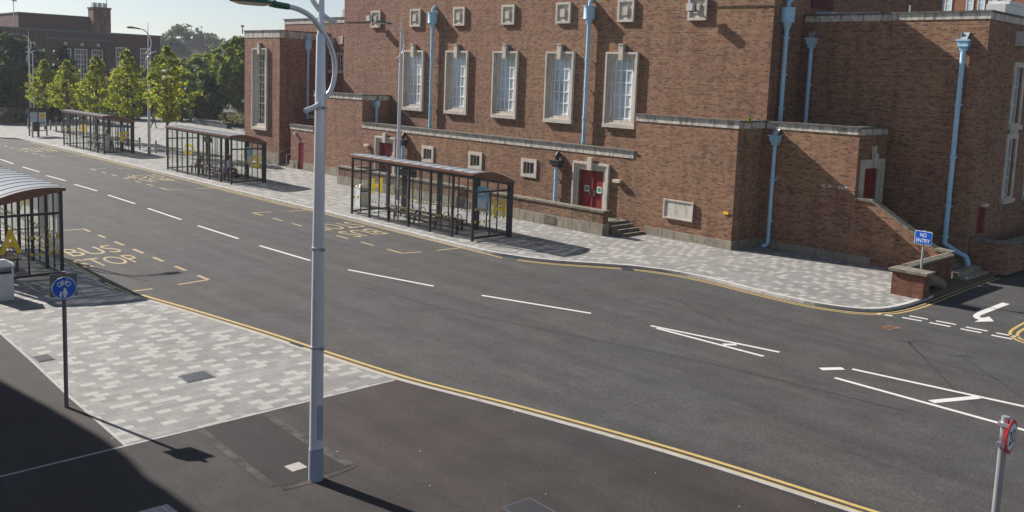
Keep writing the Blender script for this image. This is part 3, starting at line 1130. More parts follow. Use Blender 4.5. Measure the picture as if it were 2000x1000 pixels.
for x in (-51.25, -25.55):
    s = MB()
    s.box(x-.2, x+.14, YM-.6, YM-.36, 10.38, 10.72)
    fl = s.build('flood_lamp', 'floodlight grey', HALL)
    s = MB()
    s.box(x-.06, x+.0, YM-.34, YM, 10.45, 10.52).box(x-.24, x+.18, YM-.359, YM-.34, 10.34, 10.76)
    s.build('bracket', 'dark iron', fl)
MB().tube([(-54.9, YM-.03, 10.42), (-51.5, YM-.03, 10.40)], .018, 5).build('cable', 'dark iron', HALL)
MB().tube([(-25.3, YM-.03, 10.6), (-21.6, YM-.03, 10.55)], .02, 5).build('cable', 'dark iron', HALL)
# worn street name letters on the stair bay
s = MB()
for ch, x in (('C', -18.66), ('V', -18.40), ('W', -17.98), ('A', -17.83), ('Y', -17.68)):
    text_on(s, ch, (x, YM-.012, 2.93+.0), (.13, 0, 0), (0, 0, .14), .01)
s.build('street_name', 'sign white', HALL)


def pipe(parent, x, y, ztop, zbot, r=.075, head='drum', joints=(), mat='blue pipe paint', out=-1, tail=None, hz=.6):
    s = MB()
    pts = [(x, y, ztop), (x, y, zbot)]
    if tail:
        pts += tail
    if tail:
        a = smooth_line(pts[1:], 4)
        s.tube([pts[0]]+a, r, 12)
    else:
        s.tube(pts, r, 12)
    p = s.build('downpipe', mat, parent, True)
    if head == 'drum':
        q = MB()
        q.tube([(x, y, ztop-.05), (x, y, ztop+.25), (x, y, ztop+.26), (x, y, ztop+.30), (x, y, ztop+.85), (x, y, ztop+.86), (x, y, ztop+.9)], [r+.01, r*2.2, r*3.2, r*3.0, r*3.0, r*3.3, r*3.3], 16)
        q.tube([(x, y, ztop+.9), (x, y, ztop+1.1), (x, y+.1, ztop+1.22), (x, y+.25, ztop+1.24)], .09, 8)
        q.build('rainwater_head', mat, p, True)
    elif head == 'box':
        q = MB()
        q.box(x-.2, x+.2, y-.16, y+.14, ztop+.06, ztop+.28).box(x-.26, x+.26, y-.2, y+.14, ztop+.281, ztop+.34).box(x-.14, x+.14, y-.1, y+.12, ztop-.1, ztop+.059)
        q.build('rainwater_head', mat, p)
        q = MB()
        q.extr([(x-.12, y-.06, ztop+.35), (x+.12, y-.06, ztop+.35), (x+.14, y+.12, ztop+.62), (x-.14, y+.12, ztop+.62)], (0, .02, .01))
        q.box(x-.15, x-.12, y-.02, y+.13, ztop+.341, ztop+.62)
        q.build('outlet', 'galvanised steel', p)
    elif head == 'darkbox':
        q = MB()
        q.box(x-.3, x+.3, y-.22, y+.14, ztop+.02, ztop+.18).box(x-.36, x+.36, y-.26, y+.14, ztop+.181, ztop+.23).box(x-.2, x+.2, y-.16, y+.12, ztop-.1, ztop+.019)
        q.tube([(x, y, ztop+.26), (x, y, ztop+.45), (x, y+.12, ztop+.6)], .12, 10)
        q.build('rainwater_head', 'dark iron', p)
    q = MB()
    for z in joints:
        q.tube([(x, y, z-.05), (x, y, z+.05)], r+.022, 12)
        q.box(x-.16, x+.16, y+.03, y+.08, z-.025, z+.025)
        q.box(x-.02, x+.02, y, y+.17, z-.02, z+.02)
    if joints:
        q.build('pipe_clip', mat, p)
    return p


pipe(HALL, -44.9, YM-.2, 9.9, 3.62, .1, 'drum', (8.1, 6.6, 5.05, 3.8))
pipe(HALL, -32.05, YM-.2, 9.9, 3.62, .1, 'drum', (8.1, 6.6, 5.05, 3.8))
pipe(HALL, -44.82, Y0-.16, 2.8, .0, .1, 'darkbox', (2.1, 1.2))
pipe(HALL, -31.9, Y0-.16, 2.72, .0, .1, 'darkbox', (2.0, 1.1))
pipe(HALL, -21.3, 36.75, 9.6, 5.3, .1, 'drum', (9.2, 7.6, 6.1))
pipe(HALL, -20.95, YM-.14, 4.62, .35, .09, 'box', (3.0, 1.2), tail=[(-20.95, YM-.16, .2), (-21.0, YM-.24, .1), (-21.1, YM-.36, .04)])
pipe(HALL, -21.0, YR-.15, 8.95, 4.6, .09, 'box', (7.2,))
pipe(HALL, -14.42, YR-.15, 8.85, 1.1, .1, 'box', (6.6, 4.5, 2.5, 1.25), tail=[(-14.42, YR-.15, .95), (-14.2, YR-.2, .85), (-13.75, YR-.3, .66), (-13.5, YR-.35, .58), (-13.38, YR-.4, .4), (-13.3, YR-.45, .15), (-13.15, YR-.55, .02)])
pipe(HALL, -59.8, 36.1, 8.3, 3.4, .085, 'drum', (6.9, 5.2))
pipe(HALL, -49.3, 34.85, 4.85, 3.65, .09, 'box', ())

# stair to the side door: sloped parapet, treads
st = MB()
st.extr([(-17.23, YM, 0), (-17.23, YM, 2.56), (-16.5, YM, 2.56), (-13.86, YM, 1.0), (-13.25, YM, .95), (-13.25, YM, 0)], (0, .3, 0))
st.build('stair_parapet', 'hall brick', HALL)
sc = MB()
prof = [(-17.24, 2.565), (-16.48, 2.565), (-13.83, 1.005), (-13.2, .955)]
for (a, za), (b, zb) in zip(prof[:-1], prof[1:]):
    sc.extr([(a, YM-.06, za), (b, YM-.06, zb), (b, YM-.06, zb+.1), (a, YM-.06, za+.1)], (0, .42, 0))
sc.build('stair_coping', 'mossy coping', HALL)
st = MB()
n = 9
for i in range(n):
    x1 = -16.2+i*.33
    st.box(x1, x1+.33, YM+.3, YR-.01, 0, 1.66-.178*(i+1) if i < n-1 else .06)
st.box(-17.22, -16.2, YM+.3, YR-.01, 0, 1.66)
st.box(-13.2, -12.9, YM-.02, YR-.3, 0, .30)
st.box(-12.9, -12.6, YM-.02, YR-.3, 0, .15)
st.build('stair', 'plinth concrete', HALL)

# steps and landing at the front door, rear yard step with handrail
fs = MB()
fs.box(-47.9, -27.25, 32.2, Y0-.001, 0, .5)
for i in range(3):
    fs.box(-27.25+.34*i, -26.91+.34*i, 32.15, Y0-.06, 0, .5-.135*(i+1)+.01)
    fs.box(-27.25+.34*i+.26, -26.88+.34*i, 32.15, Y0-.06, .5-.135*(i+1)+.011, .5-.135*(i+1)+.03)
fs.build('doorstep', 'mossy coping', HALL)
ys = MB()
for i in range(5):
    ys.box(-59.88, -58.35, 34.0+.3*i, 36.2, .16*i, .16*(i+1))
ys.build('yard_step', 'plinth concrete', HALL)
hr = MB()
hr.tube([(-59.7, 33.6, .0), (-59.7, 33.6, .95), (-59.7, 34.2, 1.1), (-59.7, 35.8, 1.95)], .03, 8)
hr.tube([(-58.45, 33.6, .0), (-58.45, 33.6, .9), (-58.45, 34.0, 1.0)], .03, 8)
hr.build('handrail', 'galvanised steel', HALL)
# anemometer on tower corner
an = MB()
an.tube([(-65.2, Y0+.1, 9.6), (-65.75, Y0+.1, 9.62)], .03, 6)
an.tube([(-65.75, Y0+.1, 9.55), (-65.75, Y0+.1, 10.1)], .035, 6)
an.tube([(-65.75, Y0+.1, 10.1), (-65.75, Y0+.1, 10.2)], [.16, .12], 8)
an.build('wind_gauge', 'dark iron', HALL)
rv = MB()
rv.box(-21.52, -21.42, 39.1, 41.0, 10.7, 12.0)
for i in range(9):
    rv.obox((-21.4, 40.05, 10.8+i*.14), (.05, 0, -.03), (0, .92, 0), (.005, 0, .01))
rv.build('louvre', 'red louvre', HALL)
rf = MB()
rf.box(-14.5, -13.75, 40.6, 43.2, 9.9, 10.75).box(-14.55, -13.7, 40.9, 42.6, 10.751, 10.9)
rf.build('roof_unit', 'solar white', HALL)
rf = MB()
rf.tube([(-20.8, 39.6, 10.36), (-18.6, 39.9, 10.36)], .12, 10)
rf.box(-21.4, -20.6, 39.3, 40.0, 9.9, 10.5)
rf.tube([(-17.2, 39.6, 9.9), (-17.2, 39.6, 10.7)], .04, 6)
rf.tube([(-17.35, 39.5, 9.9), (-16.95, 39.6, 10.42)], .03, 6)
rf.build('roof_duct', 'poster pale', HALL)
MB().box(-59.2, -58.75, 38.6, 39.1, 10.9, 11.6).build('chimney', 'pale render', HALL)
MB().box(-21.53, -21.45, 53.6, 53.76, 9, 13).build('corner_pipe', 'floodlight grey', HALL)

# ------------------------------------------------------------------ walls of the forecourt
bw = thing('boundary_wall', (-37.8, 31.8, 0), 'low brick wall on a concrete base with vent grilles in front of the hall doors', 'wall')
YW = 31.62
m = MB()
m.prism([(-48.75, YW-.03), (-26.87, YW-.03), (-26.87, YW+.4), (-48.75, YW+.4)], 0, .55)
m.build('base_course', 'plinth concrete', bw)
m = MB()
m.box(-48.7, -26.9, YW, YW+.36, .55, 1.06)
m.build('brickwork', 'old wall brick', bw)
m = MB()
m.box(-48.76, -26.84, YW-.05, YW+.41, 1.06, 1.15)
m.build('coping', 'mossy coping', bw)
m = MB()
m.box(-48.7, -48.4, YW+.4, Y0-.1, 0, 1.06)
m.build('return_wall', 'old wall brick', bw)
for x in (-42.4, -36.5, -30.2):
    q = MB()
    q.box(x-.42, x+.42, YW-.034, YW-.03, .1, .46)
    g_ = q.build('vent_grille', 'dark iron', bw)
    q = MB()
    for i in range(6):
        q.box(x-.42, x+.42, YW-.052, YW-.034, .12+i*.055, .145+i*.055)
    q.build('grille_bar', 'plinth concrete', g_)

pr = thing('brick_pier', (-12.9, 31.75, 0), 'low red brick pier with stone cap at the side road corner', 'pier')
m = MB()
m.box(-13.46, -12.36, 31.46, 32.0, 0, .84)
m.build('brickwork', 'pier brick', pr)
m = MB()
m.box(-13.57, -12.25, 31.36, 32.1, .84, .93)
m.build('cap', 'mossy coping', pr)
sw = thing('garden_wall', (-13.3, 34, 0), 'low dark brick wall with sloping stone coping running back from the pier', 'wall')
m = MB()
m.box(-13.42, -13.12, 32.002, 35.9, 0, .9)
m.build('brickwork', 'pier brick', sw)
m = MB()
m.extr([(-13.47, 32.1, .9), (-13.07, 32.1, .9), (-13.07, 32.1, .97), (-13.27, 32.1, 1.03), (-13.47, 32.1, .97)], (0, 3.82, 0))
m.build('coping', 'mossy coping', sw)
rw2 = thing('planter_wall', (-12.7, 42, 0), 'dark brick planter wall beside the side road below the shaded windows', 'wall')
m = MB()
m.box(-13.56, -12.1, 38.75, 39.05, 0, 1.2).box(-12.4, -12.1, 39.05, 56, 0, 1.2)
m.build('brickwork', 'hall brick', rw2)
m = MB()
m.box(-13.56, -12.03, 38.68, 39.12, 1.2, 1.3).box(-12.47, -12.03, 39.12, 56, 1.2, 1.299)
m.build('coping', 'mossy coping', rw2)
structure('flower_bed', MB().prism([(-13.1, 32.1), (-12.45, 32.1), (-12.5, 38.6), (-13.1, 38.6)], -.1, .05), 'earth')

# ------------------------------------------------------------------ street lamps


def lamp(name, loc, roadside, label, foot=True, bands=()):
    """tapered silver post with S-shaped pipe arms; roadside = +1 / -1 along Y"""
    r = thing(name, loc, label, 'street lamp', 'silver street lamps with curled arms')
    X, Y, Z = loc
    s = MB()
    zs = [0, .56, .57, 3.4, 5.2, 7.55, 7.62, 9.0, 10.25]
    rs = [.125, .123, .117, .105, .092, .075, .055, .042, .012]
    s.tube([(X, Y, z) for z in zs[2:]], rs[2:], 16)
    s.build('pole', 'lamp post paint', r, True)
    MB().tube([(X, Y, 0), (X, Y, .56)], [.128, .126], 16).build('sleeve', 'lamp sleeve paint', r, True)
    if bands:
        q = MB()
        q.box(X+.112, X+.128, Y-.05, Y+.05, .75, 1.35)
        q.build('access_door', 'lamp sleeve paint', r)
    for z in bands:
        q = MB()
        q.tube([(X, Y, z-.02), (X, Y, z+.02)], .118, 16)
        q.box(X+.10, X+.2, Y-.02, Y+.02, z-.02, z+.02)
        q.build('band', 'galvanised steel', r)

    def arm(sd, zc, kx, sq):
        d = [(.31, -1.52), (.12, -1.44), (0, -1.34), (-.18, -1.1), (-.25, -.75), (-.21, -.42), (-.11, -.16), (0, 0), (.2, .22), (.45, .33), (.68, .36)]
        d = [(a, b*sq if b < 0 else b) for a, b in d]
        path = smooth_line([(X+kx, Y+sd*a, zc+b) for a, b in d], 5)
        q = MB()
        q.tube(path, .042, 10)
        a_ = q.build('arm', 'lamp post paint', r, True)
        # luminaire: neck, domed shell, lens
        q = MB()
        y0 = Y+sd*.62
        q.tube([(X+kx, y0, zc+.355), (X+kx, y0+sd*.22, zc+.37), (X+kx, y0+sd*.30, zc+.40)], [.05, .055, .075], 10)
        prof = [(.28, .05, .0), (.34, .10, .02), (.48, .155, .05), (.66, .175, .07), (.82, .15, .06), (.93, .09, .03), (.98, .02, .0)]
        V, F = [], []
        nn = 10
        for (t, wd, ht) in prof:
            for k in range(nn+1):
                an = math.pi*k/nn
                V.append((X+kx+math.cos(an)*wd, y0+sd*t, zc+.37+math.sin(an)*(ht+.06)))
        for i in range(len(prof)-1):
            for k in range(nn):
                F.append((i*(nn+1)+k, i*(nn+1)+k+1, (i+1)*(nn+1)+k+1, (i+1)*(nn+1)+k))
        q.add(V, F)
        lu = q.build('luminaire', 'green enamel', a_, True)
        q = MB()
        ring = [(X+kx+wd*.92, y0+sd*t) for t, wd, h in prof]+[(X+kx-wd*.92, y0+sd*t) for t, wd, h in reversed(prof)]
        V = [(a, b, zc+.365) for a, b in ring]
        q.add(V, [tuple(range(len(V)))])
        V2 = [(X+kx+(a-X-kx)*.6, (b-y0-sd*.62)*.6+y0+sd*.62, zc+.33) for a, b in ring]
        n_ = len(V)
        q.add(V+V2, [(i, (i+1) % n_, n_+(i+1) % n_, n_+i) for i in range(n_)]+[tuple(range(n_, 2*n_))])
        q.build('lens', 'lamp lens', lu, True)
    arm(roadside, 9.3, -.04, 1.)
    if foot:
        arm(-roadside, 7.62, .04, .84)
    return r


lamp('street_lamp', (-13.1, 8.14, 0), 1, 'tall silver lamp post in front, rising from the near tarmac with green lantern', True, (4.05, 6.4, 2.35))
lamp('street_lamp', (-41.09, 30.58, 0), -1, 'silver lamp post behind the shelter lettered H, before the hall', False)
lamp('street_lamp', (-71.4, 28.99, 0), -1, 'silver lamp post between the shelter lettered F and the nearest street tree', True)
lamp('street_lamp', (-112.84, 32.36, 0), -1, 'furthest silver lamp post, above the information board at far left', True)
lamp('street_lamp', (-44.9, 8.3, 0), 1, 'silver lamp post on the near pavement whose shadow falls in the bus bay', True)

# ------------------------------------------------------------------ bus shelters
L_S, W_S = 9.1, 2.15
FX = [0, 1.5, 3.05, 4.6, 6.2, 7.75]


def shelter(name, loc, letter, label, mirror=False):
    r = thing(name, (0, 0, 0), label, 'bus shelter', 'glass bus shelters with curved roofs')

    def pb(nm, mat, *boxes):
        q = MB()
        for b in boxes:
            q.box(*b)
        return q.build(nm, mat, r)

    def dotted(o):
        """the pane is face 0, its printed dots take the yellow vinyl"""
        o.data.materials.append(MATS['yellow vinyl'])
        o.data.polygons.foreach_set('material_index', [0]+[1]*(len(o.data.polygons)-1))

    def zr(y):
        """underside height of the roof at depth y"""
        t = (y+.2)/(W_S+.3)
        return 2.86-.46*t+.0
    for x in FX+[L_S]:
        wd = .04
        pb('post', 'shelter steel', (x-wd, x+wd, -.05, .05, 0, zr(0)))
    for x in (1.4, 4.2, 6.9, L_S):
        pb('column', 'shelter steel', (x-.07, x+.07, W_S-.12, W_S+.13, 0, zr(W_S)+.02))
    pb('column', 'shelter steel', (-.05, .05, W_S-.06, W_S+.06, 0, zr(W_S)))
    for a, b in zip(FX[:-1], FX[1:]):
        xm = (a+b)/2
        pb('mullion', 'shelter steel', (xm-.022, xm+.022, -.02, .02, .1, zr(0)-.08))
    for x in (.7, 2.1, 2.8, 3.5, 4.9, 5.6, 6.25, 7.6, 8.3):
        pb('mullion', 'shelter steel', (x-.025, x+.025, W_S-.02, W_S+.02, .1, zr(W_S)-.06))
    pb('rail', 'shelter steel', (0, FX[-1], -.03, .03, .1, .16))
    pb('rail', 'shelter steel', (-.05, L_S+.05, -.04, .04, zr(0)-.1, zr(0)))
    pb('rail', 'shelter steel', (0, L_S, W_S-.03, W_S+.03, .1, .16))
    pb('rail', 'shelter steel', (-.05, L_S+.05, W_S-.04, W_S+.04, zr(W_S)-.1, zr(W_S)))
    for x in (0, L_S):
        pb('end_rail', 'shelter steel', (x-.03, x+.03, .05, W_S-.06, .1, .18))
        pb('end_rail', 'shelter steel', (x-.03, x+.03, .05, W_S-.06, 2.07, 2.15))
        pb('mullion', 'shelter steel', (x-.025, x+.025, W_S*.46-.025, W_S*.46+.025, .18, 2.07))
        q = MB()
        sgn = 1 if x > 0 else -1
        o_ = .03*sgn
        y0, y1 = W_S*.55, W_S*.86
        if sgn > 0:
            text_on(q, letter, (x+o_, y0, .92), (0, y1-y0, 0), (0, 0, .78), .035)
        else:
            text_on(q, letter, (x+o_, y1, .92), (0, y0-y1, 0), (0, 0, .78), .035)
        q.build('letter', 'yellow vinyl', r)
        q = MB()
        q.poly([(x, .05, .18), (x, W_S-.06, .18), (x, W_S-.06, zr(W_S)), (x, .05, zr(0))])
        for z in (.82, 1.37):
            for k in range(4):
                y = .12+k*.26
                q.tube([(x-.006+o_, y, z), (x+.006+o_, y, z)], .055, 10)
        dotted(q.build('glass_panel', 'clear glass', r))
    for y, x1, dy in ((0, FX[-1], .012), (W_S, L_S, -.012)):
        q = MB()
        q.poly([(0, y, .16), (x1, y, .16), (x1, y, zr(y)-.1), (0, y, zr(y)-.1)])
        for z in (.82, 1.37):
            for k in range(int(x1/.26)):
                q.obox((.15+k*.26, y+dy, z), (.034, 0, 0), (0, .004, 0), (0, 0, .045))
        dotted(q.build('glass_panel', 'clear glass', r))
    # curved roof: ribbed metal deck over a timber lens
    n = 10
    ys = [-.10+(W_S+.24)*i/n for i in range(n+1)]

    def zt(y):
        t = (y+.10)/(W_S+.24)
        return zr(-.2)+.07-.42*t+.62*t*(1-t)*1.2
    x0, x1 = -.16, L_S+.16
    top = [(y, zt(y)) for y in ys]
    bot = [(y, zr(y)+.004) for y in ys]
    prof = top+list(reversed(bot))
    for xe in (x0, x1-.05):
        MB().extr([(xe, a, b) for a, b in prof], (.05, 0, 0)).build('fascia', 'timber soffit', r)
    for (a, za), (yb, zb_) in ((top[0], bot[0]), (top[-1], bot[-1])):
        lo_, hi_ = sorted((za, zb_))
        MB().box(x0+.051, x1-.051, a-.03, a+.03, hi_-.10, hi_).build('fascia', 'timber soffit', r)
    q = MB()
    for (a, za), (b, zb) in zip(top[:-1], top[1:]):
        q.add([(x0, a, za+.012), (x1, a, za+.012), (x1, b, zb+.012), (x0, b, zb+.012)], [(0, 1, 2, 3)])
    nf_ = len(q.f)
    x = x0+.3
    while x < x1:
        for (a, za), (b, zb) in zip(top[:-1], top[1:]):
            q.bar((x, a, za-.012), (x, b, zb-.012), .045, .075)
        x += .75
    dk = q.build('roof_deck', 'roof sheet', r)
    dk.data.materials.append(MATS['coping slab'])
    dk.data.polygons.foreach_set('material_index', [0 if i_ < nf_ else 1 for i_ in range(len(q.f))])
    # timetable and blank information screen
    q = MB()
    q.box(7.05, 7.75, W_S-.1, W_S-.05, .95, 2.05)
    tt = q.build('timetable', 'poster blue', r)
    q = MB()
    q.box(7.12, 7.5, W_S-.112, W_S-.101, 1.7, 1.78).box(7.12, 7.68, W_S-.112, W_S-.101, 1.02, 1.5)
    q.build('printed_panel', 'poster pale', tt)
    q = MB()
    q.box(1.4, 2.7, W_S-.35, W_S-.25, 1.98, 2.3)
    q.build('screen', 'sign black', r)
    r.location = loc
    if mirror:
        r.rotation_euler = (0, 0, math.pi)
    return r


shelter('bus_shelter', (-38.07, 25.55, 0), 'H', 'bus shelter lettered H, nearest on the far pavement before the hall doors')
shelter('bus_shelter', (-60.3, 25.72, 0), 'G', 'bus shelter lettered G with people seated inside')
shelter('bus_shelter', (-81.3, 25.85, 0), 'F', 'furthest bus shelter, lettered F, with a figure in white inside')
# near shelter faces the other way: its front is on the +Y side
shelter('bus_shelter', (-31.23-.05, 9.8, 0), 'A', 'bus shelter lettered A cut by the left edge, pale ribbed roof', True)


def bench(name, loc, length, label, hoops=6, rot=0., group='benches in the bus shelters'):
    r = thing(name, (0, 0, 0), label, 'bench', group)
    q = MB()
    for k in range(4):
        q.box(-length/2, length/2, -.21+k*.108, -.115+k*.108, .43, .47)
    q.build('seat', 'bench timber', r)
    for x in np.linspace(-length/2+.25, length/2-.25, 4):
        q = MB()
        q.box(x-.03, x+.03, -.17, -.11, 0, .43).box(x-.03, x+.03, .11, .17, 0, .43).box(x-.03, x+.03, -.109, .109, .37, .43)
        q.build('leg', 'shelter steel', r)
    for x in np.linspace(-length/2+.35, length/2-.35, hoops):
        q = MB()
        q.tube([(x, .2*math.cos(a), .47+.22*math.sin(a)**.7 if 0 < a < 3.14 else .47) for a in np.linspace(0, math.pi, 11)], .018, 6)
        q.build('hoop', 'shelter steel', r, True)
    r.location = loc
    r.rotation_euler = (0, 0, rot)
    return r


BH = bench('bench', (-33.9, 27.05, 0), 5.2, 'slatted bench with hoops along the rear of the shelter lettered H')
for loc, lab in (((-33.2, 26.15, 0), 'slatted bench with hoops nearer the road in the shelter lettered H'),
                 ((-56.2, 27.25, 0), 'slatted bench with hoops along the rear of the shelter lettered G'),
                 ((-55.4, 26.35, 0), 'slatted bench with hoops nearer the road in the shelter lettered G'),
                 ((-77.0, 27.3, 0), 'slatted bench inside the furthest shelter, lettered F'),
                 ((-35.2, 8.75, 0), 'slatted bench with hoops inside the shelter lettered A')):
    c = copy_tree(BH)
    c.location = loc
    tag(c, lab)

# ------------------------------------------------------------------ bins, totem, bollards


def litter_bin(loc, label, s=.56, h=1.05):
    r = thing('litter_bin', (0, 0, 0), label, 'litter bin', 'pale steel litter bins')
    a = s/2
    q = MB()
    q.box(-a, a, -a, a, 0, h-.27).box(-a, -a+.05, -a, a, h-.269, h-.06).box(a-.05, a, -a, a, h-.269, h-.06).box(-a+.051, a-.051, -.03, .03, h-.269, h-.06)
    q.build('body', 'bin paint', r)
    q = MB()
    q.box(-a+.02, a-.02, -a-.004, -a, .08, h-.33)
    q.build('door', 'bin paint', r)
    q = MB()
    q.box(-a+.06, a-.06, -a+.05, a-.05, h-.268, h-.24)
    q.build('liner', 'sign black', r)
    q = MB()
    b = a+.03
    q.add([(-b, -b, h-.06), (b, -b, h-.06), (b, b, h-.06), (-b, b, h-.06), (-b, -b, h-.03), (b, -b, h-.03), (b, b, h-.03), (-b, b, h-.03), (-.08, -.08, h+.12), (.08, -.08, h+.12), (.08, .08, h+.12), (-.08, .08, h+.12)],
          [(3, 2, 1, 0), (0, 1, 5, 4), (1, 2, 6, 5), (2, 3, 7, 6), (3, 0, 4, 7), (4, 5, 9, 8), (5, 6, 10, 9), (6, 7, 11, 10), (7, 4, 8, 11), (8, 9, 10, 11)])
    q.build('lid', 'bin paint', r)
    r.location = loc
    r.rotation_euler = (0, 0, RAD(80))
    return r


litter_bin((-29.25, 7.5, 0), 'pale grey litter bin with pitched lid beside the shelter lettered A')
litter_bin((-40.0, 27.5, 0), 'pale grey litter bin beyond the left end of the shelter lettered H')
ib = thing('information_board', (-92.0, 27.0, 0), 'dark framed information board with map panel and poster at far left', 'information board')
for y in (26.25, 27.75):
    MB().box(-92.06, -91.94, y-.05, y+.05, 0, 2.25).build('post', 'shelter steel', ib)
MB().box(-92.08, -91.92, 26.2, 27.8, 2.25, 2.6).build('header', 'shelter steel', ib)
MB().box(-92.05, -91.95, 26.95, 27.05, .5, 2.25).build('post', 'shelter steel', ib)
MB().box(-92.04, -91.96, 26.3, 27.7, .45, .52).build('rail', 'shelter steel', ib)
MB().box(-91.97, -91.93, 26.32, 26.93, .95, 2.15).build('map_panel', 'poster pale', ib)
p_ = MB().box(-91.97, -91.93, 27.07, 27.66, .95, 2.15).build('poster', 'sign white', ib)
MB().box(-91.925, -91.92, 27.14, 27.6, 1.7, 2.05).build('poster_block', 'sign yellow', p_)
MB().box(-91.925, -91.92, 27.14, 27.6, 1.35, 1.65).build('poster_block', 'poster pale', p_)
MB().box(-91.925, -91.92, 27.14, 27.6, 1.05, 1.33).build('poster_block', 'poster blue', p_)
tb = thing('litter_bin', (-90.0, 26.3, 0), 'narrow black post bin in front of the information board', 'litter bin')
MB().box(-90.2, -89.8, 26.0, 26.5, .55, 1.45).build('body', 'shelter steel', tb)
MB().box(-90.08, -89.92, 26.35, 26.5, 0, .549).build('leg', 'shelter steel', tb)
MB().box(-90.1, -89.9, 25.85, 25.99, 0, 1.4).build('panel', 'galvanised steel', tb)
bl = MB()
bl.tube([(0, 0, 0), (0, 0, .98), (0, 0, 1.02)], [.075, .075, .05], 10)
b0 = bl.build('bollard', 'bollard wood', smooth=True)
b0.location = (-99.3, 30.3, 0)
BS = [(-97.07, 30.16), (-94.9, 30.0), (-101.6, 28.9), (-75.5, 29.86), (-71.9, 29.72)]
tag(b0, 'leftmost of three pale bollards behind the information board', 'bollard', 'slim bollards on the square')
for (x, y), lab in zip(BS, ('middle one of three pale bollards right of the information board', 'pale bollard nearest the left end of the shelter lettered F', 'pale bollard left of the information board before the hedge', 'slim bollard just right of the shelter lettered F', 'slim bollard beside the trunk of the nearest street tree')):
    c = b0.copy()
    COL.objects.link(c)
    c.location = (x, y, 0)
    tag(c, lab)

# ------------------------------------------------------------------ road signs


def disc(mb, c, n, r, th, seg=40):
    c, n = Vector(c), Vector(n).normalized()
    return mb.tube([c-n*th/2, c+n*th/2], r, seg)


bs = thing('road_sign', (-19.14, 6.02, 0), 'round blue cycle and pedestrian sign on a grey post beside the near paving', 'road sign')
MB().tube([(-19.14, 6.02, 0), (-19.14, 6.02, 2.82)], .042, 12).build('post', 'post brown', bs, True)
nv = Vector((.96, -.2, .02)).normalized()
uv = Vector((0, 0, 1)).cross(nv).normalized()     # to the right when seen from the front
zv = nv.cross(uv)
ctr = Vector((-19.14, 6.02, 2.49))+nv*.06
pl_ = disc(MB(), ctr, nv, .226, .012).build('plate', 'sign white', bs)
disc(MB(), ctr+nv*.008, nv, .214, .006).build('face', 'sign blue', pl_)
sy = MB()
F0 = ctr+nv*.0125


def on(u, v):
    return F0+uv*u*.88+zv*v*.88


for cx in (-.085, .085):
    sy.tube([on(cx+.05*math.cos(a), .095+.05*math.sin(a)) for a in np.linspace(0, 2*math.pi, 21)], .008, 5)
for a, b in (((-.085, .095), (-.035, .16)), ((-.035, .16), (.055, .155)), ((.055, .155), (.0, .09)), ((.0, .09), (-.035, .16)), ((.085, .095), (.045, .185)), ((.045, .185), (.085, .19)), ((-.085, .095), (.0, .09)), ((-.06, .175), (-.015, .175))):
    sy.bar(on(*a), on(*b), .012, .004, nv)
sy.tube([on(.012, -.022)-nv*.002, on(.012, -.022)+nv*.002], .024, 12)
sy.tube([on(-.075, -.095)-nv*.002, on(-.075, -.095)+nv*.002], .017, 12)
for pts in ([(-.018, -.05), (.045, -.05), (.052, -.13), (-.022, -.13)], [(-.018, -.13), (.01, -.13), (.005, -.215), (-.012, -.215)], [(.018, -.13), (.047, -.13), (.042, -.215), (.022, -.215)], [(-.095, -.115), (-.055, -.115), (-.048, -.175), (-.102, -.175)], [(-.09, -.175), (-.077, -.175), (-.077, -.218), (-.088, -.218)], [(-.07, -.175), (-.058, -.175), (-.06, -.218), (-.07, -.218)]):
    sy.poly([on(*p) for p in pts])
for a, b in (((-.012, -.06), (-.055, -.125)), ((.042, -.055), (.068, -.135))):
    sy.bar(on(*a), on(*b), .014, .004, nv)
sy.build('pictogram', 'sign white', pl_)
q = MB()
cb = Vector((-19.14, 6.02, 2.56))-nv*.06
q.obox(cb-zv*.03, uv*.25, zv*.235, nv*.006)
q.build('back_plate', 'sign back grey', bs)
q = MB()
for z in (2.38, 2.6):
    MB().box(-19.2, -19.08, 5.96, 6.08, z-.02, z+.02).build('clamp', 'galvanised steel', bs)

s20 = thing('speed_sign', (-3.31, 11.1, 0), 'round 20 speed limit sign with red rim on a silver post at lower right', 'road sign')
MB().tube([(-3.31, 11.1, 0), (-3.31, 11.1, 3.39)], .044, 14).build('post', 'galvanised steel', s20, True)
nv = Vector((1, .03, 0)).normalized()
uv = Vector((0, 0, 1)).cross(nv).normalized()
zv = Vector((0, 0, 1))
ctr = Vector((-3.31, 11.1, 3.17))+nv*.075
pl_ = disc(MB(), ctr, nv, .195, .012).build('plate', 'sign red', s20)
disc(MB(), ctr+nv*.008, nv, .155, .006).build('face', 'sign white', pl_)
q = MB()
F0 = ctr+nv*.0125
text_on(q, '20', F0-uv*.115-zv*.083, uv*.23, zv*.166, .012)
q.build('numeral', 'sign black', pl_)
q = MB()
for z in (3.06, 3.3):
    MB().box(-3.37, -3.25, 11.04, 11.16, z-.02, z+.02).build('clamp', 'galvanised steel', s20)

ne = thing('no_entry_sign', (-12.80, 32.25, 0), 'blue rectangular NO ENTRY sign on a short post behind the brick pier', 'road sign')
MB().tube([(-12.80, 32.25, 0), (-12.80, 32.25, 2.28)], .04, 12).build('post', 'galvanised steel', ne, True)
nv = Vector((-.02, -1, .0)).normalized()
uv = Vector((0, 0, 1)).cross(nv).normalized()
ctr = Vector((-12.80, 32.25, 2.02))+nv*.06


